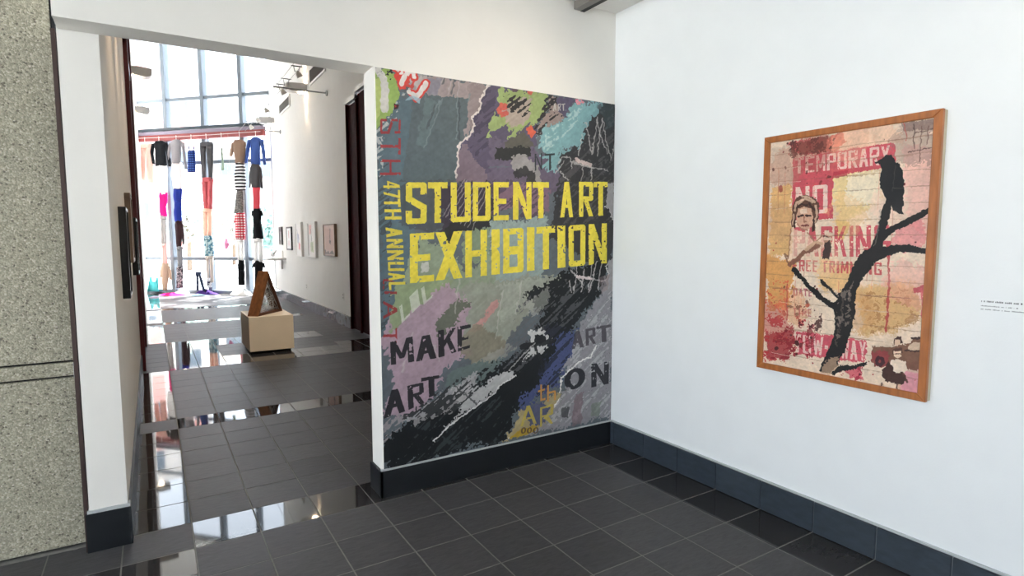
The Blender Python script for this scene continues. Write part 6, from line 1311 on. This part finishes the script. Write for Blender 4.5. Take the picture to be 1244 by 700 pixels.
# (x along the base, z up): three planks mitred together
for a, b, m_, nm in ((0, 2, M_wood, 'front_plank'), (1, 2, M_wood2, 'rear_plank'), (0, 1, M_wood2, 'base_plank')):
    link(nm, prism(bmesh.new(), [out[a], out[b], inn[b], inn[a]], 'y', 0, DEP), m_, scu)
bm = bmesh.new(); rr = random.Random(3)
def edge(a, b, t): return Vector((inn[a][0]+(inn[b][0]-inn[a][0])*t, 0, inn[a][1]+(inn[b][1]-inn[a][1])*t))
for q in range(90):
    e1, e2 = rr.sample([(0, 1), (1, 2), (0, 2)], 2); yy = rr.uniform(.2, .8)*DEP
    u, v = edge(*e1, rr.uniform(.03, .97)), edge(*e2, rr.uniform(.03, .97)); u.y = yy; v.y = yy+rr.uniform(-.02, .02); tube(bm, [u, v], .0022, 4)
link('strings', bm, M_string, scu)['kind'] = 'stuff'

# ------------------------------------------------------------------ prints: the poster and the painting
pr = Print(900, 1170, 11); pr.run(POSTER); pr.fibre(.10)
po = panel('exhibition_poster', [(.075, .0425, 2.51), (1.862, .0425, 2.51), (1.862, .0425, .176), (.075, .0425, .176)], .0075, pr.material('poster_print', .55, .25), M_wallc)
tag(po, 'large torn-paper collage poster reading STUDENT ART EXHIBITION on the partition wall', 'poster')
pp = Print(640, 960, 5, .25); pp.run(PAINTING); pp.fibre(.10)
fp = empty('framed_painting', (1.83, -1.62, .825), 'oak framed mixed media painting of a crow on a bare tree over NO PARKING lettering', 'painting')
FY, FZ = .415, 1.262; fw_, dp = .033, .034                       # half width, height, moulding
cv = None
panel('canvas', [(-.006, FY-fw_+.004, FZ-fw_+.004), (-.006, -FY+fw_-.004, FZ-fw_+.004), (-.006, -FY+fw_-.004, fw_-.004), (-.006, FY-fw_+.004, fw_-.004)], .01, pp.material('painting_print', .5), M_frameside, fp)
def rail(p1, p2, p3, p4):
    bm = bmesh.new(); A = [bm.verts.new((-.018, y, z)) for y, z in (p1, p2, p3, p4)]; C = [bm.verts.new((.004, y, z)) for y, z in (p1, p2, p3, p4)]
    bm.faces.new(A); bm.faces.new(C)
    for i in range(4): bm.faces.new((A[i], A[(i+1) % 4], C[(i+1) % 4], C[i]))
    bmesh.ops.bevel(bm, geom=[e for e in bm.edges if e.verts[0].co.x < -.01 and e.verts[1].co.x < -.01], offset=.003, segments=1, affect='EDGES')
    return link('frame_rail', bm, M_frame, fp)
o4 = [(-FY, 0), (FY, 0), (FY, FZ), (-FY, FZ)]; i4 = [(-FY+fw_, fw_), (FY-fw_, fw_), (FY-fw_, FZ-fw_), (-FY+fw_, FZ-fw_)]
for i in range(4): rail(o4[i], o4[(i+1) % 4], i4[(i+1) % 4], i4[i])
bm = bmesh.new(); box(bm, .004, .034, -FY+.002, FY-.002, .002, FZ-.002); link('side_panel', bm, M_frameside, fp)
# small wall text beside the painting
lb = Print(240, 90, 2); lb.rgb[:] = np.array((238, 239, 238))/255; rr = random.Random(4)
for row, (x1, hh, cc) in enumerate(((200, 9, 90), (170, 6, 130), (225, 6, 130))):
    y0 = (8, 36, 56)[row]; x = 6
    while x < x1:
        w_ = rr.randint(4, 9); lb.rgb[y0+rr.randint(0, 2):y0+hh, x:x+w_-2] = cc/255; x += w_ + (7 if rr.random() < .18 else 0)
wl = panel('wall_label', [(XR-.002, -2.19, 1.293), (XR-.002, -2.36, 1.293), (XR-.002, -2.36, 1.23), (XR-.002, -2.19, 1.23)], .002, lb.material('label_print', .7), M_wall)
tag(wl, 'small grey wall text on the white wall beside the framed painting', 'label')

# ------------------------------------------------------------------ corridor pictures
def picture(name, x, y0, y1, z0, z1, dep, fr, face, mframe, label, side, group, mface=None):
    """a small picture on a corridor wall; side -1: on the right wall (faces -x), +1: on the left wall"""
    t = empty(name, (x, (y0+y1)/2, z0), label, 'picture', 0, group); h_ = abs(y1-y0)/2; H = z1-z0; s_ = side
    for a in (-1, 1): link('frame_rail', B(min(0, s_*dep), max(0, s_*dep), a*h_-(fr if a > 0 else 0), a*h_+(fr if a < 0 else 0), 0, H, .002), mframe, t)
    for a in (0, 1): link('frame_rail', B(min(0, s_*dep), max(0, s_*dep), -h_+fr, h_-fr, a*(H-fr), a*(H-fr)+fr, .002), mframe, t)
    xf = s_*dep*.8; L_, R_ = (h_-fr, -h_+fr) if s_ < 0 else (-h_+fr, h_-fr)
    panel('artwork', [(xf, L_, H-fr), (xf, R_, H-fr), (xf, R_, fr), (xf, L_, fr)], dep*.6, face, mframe, t)
    return t
def small_art(seed, base, ops):
    a = Print(90, 130, seed); a.rgb[:] = np.array(base)/255; a.run(ops); a.fibre(.06); return a.material('artwork_print', .5)
art1 = small_art(1, (206, 174, 158), [('p', (196, 150, 132), .05, .6, [(.1, .1), (.9, .15), (.8, .9), (.2, .8)]), ('s', (86, 66, 60), .05, .8, .02, [(.62, .12), (.58, .4), (.6, .62)]), ('p', (70, 56, 50), .02, .8, [(.5, .5), (.66, .52), (.62, .6), (.5, .6)]),
    ('p', (92, 76, 68), .06, .8, [(.05, .97), (.1, .8), (.25, .92), (.4, .84), (.5, .95), (.75, .82), (.95, .97)])])
art2 = small_art(2, (236, 234, 230), [('p', (226, 178, 172), .05, .9, [(.1, .05), (.5, .05), (.45, .3), (.15, .35)]), ('p', (168, 186, 142), .06, .8, [(.3, .6), (.7, .55), (.75, .9), (.35, .85)]), ('s', (110, 120, 110), .07, .7, .03, [(.4, .2), (.5, .5), (.55, .8)])])
art3 = small_art(3, (238, 238, 238), [('p', (170, 180, 206), .08, .7, [(.2, .3), (.6, .35), (.5, .65), (.2, .6)]), ('p', (222, 120, 134), .06, .8, [(.5, .6), (.8, .65), (.7, .85), (.45, .8)]), ('s', (120, 130, 170), .05, .6, .04, [(.2, .2), (.6, .5)])])
art4 = small_art(4, (240, 240, 240), [('s', (176, 60, 70), .1, .7, .03, [(.5, .15), (.5, .45)]), ('p', (230, 206, 206), .04, .6, [(.3, .6), (.7, .6), (.7, .85), (.3, .85)])])
art5 = small_art(5, (60, 60, 64), [('p', (150, 150, 156), .06, .7, [(.2, .2), (.8, .25), (.7, .8), (.3, .75)])])
GP = 'pictures along the corridor walls'
picture('picture', XC, 7.36, 8.16, 1.225, 1.82, .05, .018, art1, M_brownframe, 'brown edged tan picture hanging closest to the maroon door on the right', -1, GP)
picture('picture', XC, 8.80, 9.46, 1.165, 1.90, .05, .03, art2, M_white, 'white framed picture with a pink corner and green strokes', -1, GP)
picture('picture', XC, 10.08, 10.66, 1.16, 1.92, .05, .03, art3, M_white, 'white framed picture with blue and rose strokes', -1, GP)
picture('picture', XC, 11.22, 11.80, 1.28, 1.84, .035, .035, art4, M_black, 'small black framed picture with a red mark on white', -1, GP)
picture('picture', XC, 12.38, 12.75, 1.40, 1.86, .035, .03, art5, M_black, 'black framed picture hanging closest to the glass wall', -1, GP)
picture('picture', XL, 1.10, 1.50, 1.18, 1.75, .042, .02, art5, M_black, 'deep black framed picture nearest the opening on the left corridor wall', 1, GP)
picture('picture', XL, 2.35, 2.85, 1.36, 1.92, .04, .03, art3, M_brownframe, 'brown wood framed picture between two black framed ones on the left wall', 1, GP)
picture('picture', XL, 3.50, 4.10, 1.20, 1.76, .05, .025, art4, M_black, 'black framed picture on the left wall beside the maroon doorway', 1, GP)

# ------------------------------------------------------------------ vents, outlets, shelf
for y0, y1, z0, z1, lb_ in ((7.80, 8.95, 4.62, 4.90, 'louvred wall vent high above the tan picture'), (10.95, 12.15, 4.60, 4.83, 'louvred wall vent high on the wall closer to the glass wall')):
    v = empty('wall_vent', (XC, (y0+y1)/2, z0), lb_, 'vent', 0, 'vents on the right corridor wall'); h_ = (y1-y0)/2; H = z1-z0
    link('back_plate', B(-.006, 0, -h_, h_, 0, H), mat('vent_shadow', (70, 70, 74), rough=.7), v)
    for a in (-1, 1): link('frame', B(-.03, 0, a*h_-.02, a*h_+.02, -.02, H+.02, .002), M_white, v)
    for z in (0, H): link('frame', B(-.03, 0, -h_+.02, h_-.02, z-.02, z+.02, .002), M_white, v)
    n = 16
    for j in range(n):
        y = -h_+.03+(2*h_-.06)*(j+.5)/n; link('slat', bar(bmesh.new(), (-.018, y, .02), (-.018, y, H-.02), .028, .006, (.6, .8, 0)), M_vent, v)
for y, z, lb_ in ((7.05, .46, 'white wall outlet low beside the maroon door'), (9.9, .44, 'white wall outlet low under the white framed pictures')):
    t = empty('wall_outlet', (XC, y, z), lb_, 'outlet', 0, 'outlets on the corridor wall'); link('plate', B(-.008, 0, -.04, .04, 0, .13, .003), M_white, t)
    for k in (.03, .08): link('socket', B(-.011, -.008, -.015, .015, k, k+.028), M_vent, t)
s_ = empty('wall_shelf', (XC, 12.55, 1.02), 'white bracket shelf on the wall beside the end of the glass wall', 'shelf')
link('board', B(-.40, 0, -.45, .45, 0, .05, .004), M_white, s_); link('bracket', B(-.05, 0, -.05, .05, -.24, .0, .004), M_white, s_); link('back_plate', B(-.03, 0, -.12, .12, .05, .22, .004), M_white, s_)
f_ = empty('bird_figure', (XC-.26, 12.45, 1.07), 'small grey winged figure standing on the white shelf', 'figure')
bm = bmesh.new(); tube(bm, [(0, -.16, .04), (0, -.08, .06), (0, .02, .07), (0, .10, .12), (0, .15, .16)], [.012, .04, .045, .028, .01], 8); link('body', bm, M_sconce, f_, True)
bm = bmesh.new(); tube(bm, [(.02, 0, .09), (.06, -.07, .16), (.08, -.14, .2)], [.03, .02, .006], 6); link('wing', bm, M_sconce, f_, True)
link('leg', tube(bmesh.new(), [(0, 0, 0), (0, 0, .06)], .008, 6), M_sconce, f_)

# ------------------------------------------------------------------ lamps
def spot(name, loc, aim, watts, col, size, blend=.7, rad=.03):
    l = bpy.data.lights.new(name, 'SPOT'); l.energy = watts; l.color = col; l.spot_size = math.radians(size); l.spot_blend = blend; l.shadow_soft_size = rad
    o = bpy.data.objects.new(name, l); COL.objects.link(o); o.location = loc; o.rotation_euler = (Vector(aim)-Vector(loc)).to_track_quat('-Z', 'Y').to_euler(); return o
WARM = (1.0, .72, .45)
def sconce(x, y, z, side, L_, label):
    """flat paddle-shaped fitting standing out from the wall with a lamp near its root"""
    t = empty('wall_sconce', (x, y, z), label, 'lamp', 0, 'paddle sconces on the corridor walls'); s2 = side
    prof = [(.0, -.045), (.06, -.085), (L_-.09, -.10), (L_-.03, -.08), (L_, -.03), (L_, .055), (.10, .075), (.0, .06)]
    link('blade', prism(bmesh.new(), [(s2*a, b) for a, b in prof], 'y', -.11, .11), M_sconce, t)
    link('wall_plate', B(min(0, s2*.02), max(0, s2*.02), -.07, .07, -.07, .08, .004), M_white, t)
    link('lamp_lens', tube(bmesh.new(), [(s2*.10, 0, -.086), (s2*.10, 0, -.102)], .05, 14), M_lamp, t)
    link('lamp_lens', tube(bmesh.new(), [(s2*.10, 0, .072), (s2*.10, 0, .086)], .045, 14), M_lamp, t)
    spot('sconce_light', (x+s2*.10, y, z-.12), (x+s2*.03, y, z-2), SC_W, WARM, 70, .8); spot('sconce_light', (x+s2*.10, y, z+.11), (x+s2*.03, y, z+2), SC_W, WARM, 70, .8)
SC_W = 4
sconce(XC, 9.4, 4.64, -1, .40, 'grey paddle sconce on the right wall between the two vents')
sconce(XC, 13.1, 4.62, -1, .36, 'grey paddle sconce at the end of the right wall by the glass')
sconce(XL, 9.4, 4.56, 1, .33, 'grey paddle sconce on the left wall, the nearer of two')
sconce(XL, 13.0, 4.55, 1, .29, 'grey paddle sconce on the left wall by the glass wall')
# cable lighting: two wires along the corridor on rods from the wall, little spots between them
for y, x0, lb_ in ((7.75, .90, 'steel rod holding the cable lights near the large vent'), (12.2, 1.45, 'short steel rod near the end of the glass wall')):
    r_ = empty('cable_rod', (XC, y, 4.2), lb_, 'rod', 0, 'rods carrying the cable lights')
    link('rod', tube(bmesh.new(), [(0, 0, 0), (x0-XC, 0, 0)], .014, 8), M_steel, r_); link('wall_rose', tube(bmesh.new(), [(0, 0, 0), (-.02, 0, 0)], .05, 12), M_steel, r_)
for x, lb_ in ((1.12, 'inner low voltage cable stretched along the corridor'), (1.26, 'outer low voltage cable stretched along the corridor')):
    tag(link('light_cable', tube(bmesh.new(), [(x, .4, 4.5), (x, 4, 4.47), (x, 7.75, 4.45), (x, yl(x)-.1, 4.45)], .005, 6), M_steel), lb_, 'cable', 'low voltage light cables')
for y, lb_ in ((7.2, 'cable spot lamp nearest the large vent'), (8.1, 'second cable spot lamp past the rod'), (8.55, 'third cable spot lamp past the rod'), (10.4, 'cable spot lamp halfway to the glass wall'), (11.6, 'cable spot lamp above the beam end'), (12.6, 'cable spot lamp closest to the glass wall')):
    t = empty('cable_spot', (1.19, y, 4.45), lb_, 'lamp', 0, 'spot lamps on the cables')
    link('crossbar', tube(bmesh.new(), [(-.09, 0, 0), (.09, 0, 0)], .008, 6), M_black, t)
    for a in (-.05, .05): link('stem', tube(bmesh.new(), [(a, 0, 0), (a*.6, 0, -.10)], .006, 6), M_steel, t)
    link('reflector', tube(bmesh.new(), [(0, 0, -.08), (.02, 0, -.12), (.05, 0, -.17)], [.02, .045, .055], 12), M_white, t)
    spot('cable_light', (1.25, y, 4.27), (XC-.05, y, 1.5), 2.5, WARM, 26, .8)
for x, lb_ in ((-.62, 'outer low voltage cable near the left corridor wall'), (-.48, 'inner low voltage cable near the left corridor wall')):
    tag(link('light_cable', tube(bmesh.new(), [(x, .4, 4.5), (x, 4, 4.47), (x, 6.2, 4.46)], .005, 6), M_steel), lb_, 'cable', 'low voltage light cables')
for y, lb_ in ((1.35, 'cable spot lamp over the nearest picture on the left wall'), (2.6, 'cable spot lamp over the brown framed picture on the left wall'), (3.8, 'cable spot lamp over the picture beside the left doorway')):
    t = empty('cable_spot', (-.55, y, 4.45), lb_, 'lamp', 0, 'spot lamps on the cables')
    link('crossbar', tube(bmesh.new(), [(-.09, 0, 0), (.09, 0, 0)], .008, 6), M_black, t)
    for a in (-.05, .05): link('stem', tube(bmesh.new(), [(a, 0, 0), (a*.6, 0, -.10)], .006, 6), M_steel, t)
    link('reflector', tube(bmesh.new(), [(0, 0, -.08), (-.02, 0, -.12), (-.05, 0, -.17)], [.02, .045, .055], 12), M_white, t)
    link('lamp_lens', tube(bmesh.new(), [(-.05, 0, -.171), (-.052, 0, -.174)], .048, 12), M_lamp, t)
    spot('cable_light', (-.61, y, 4.26), (XL, y, 1.9), 14, WARM, 44, .9)
spot('cable_light', (1.0, 3.0, 4.27), (.30, 5.2, .45), 62, (1, .90, .76), 26, .8)  # unseen lamp without a fitting, added to brighten the plinth and triangle
# ceiling track over the corner with its lamp heads
tk = empty('ceiling_track', (1.515, -.03, CEIL), 'grey lighting track on the ceiling ending at the poster wall', 'lamp')
link('track_body', B(-.045, .045, -4.2, .06, -.055, -.0, .003), mat('track_grey', (128, 124, 120), rough=.4, metal=.3), tk)
link('track_slot', B(.012, .0455, -4.2, .0605, -.056, -.012), mat('track_black', (22, 21, 20), rough=.5), tk)
for y, aim, w in ((-1.9, (.9, .05, 2.2), TRK[0]), (-2.9, (.3, .05, 1.5), TRK[1]), (-3.8, (1.8, -1.6, 1.5), TRK[2])):
    hd = link('lamp_head', tube(bmesh.new(), [(0, y, -.06), (-.02, y+.02, -.12), (-.05, y+.08, -.17), (-.06, y+.12, -.19)], [.012, .03, .05, .05], 12), M_white, tk)
    spot('track_light', (1.515-.08, -.03+y+.17, CEIL-.22), aim, w, (1, .86, .68), 62, .9, .05)
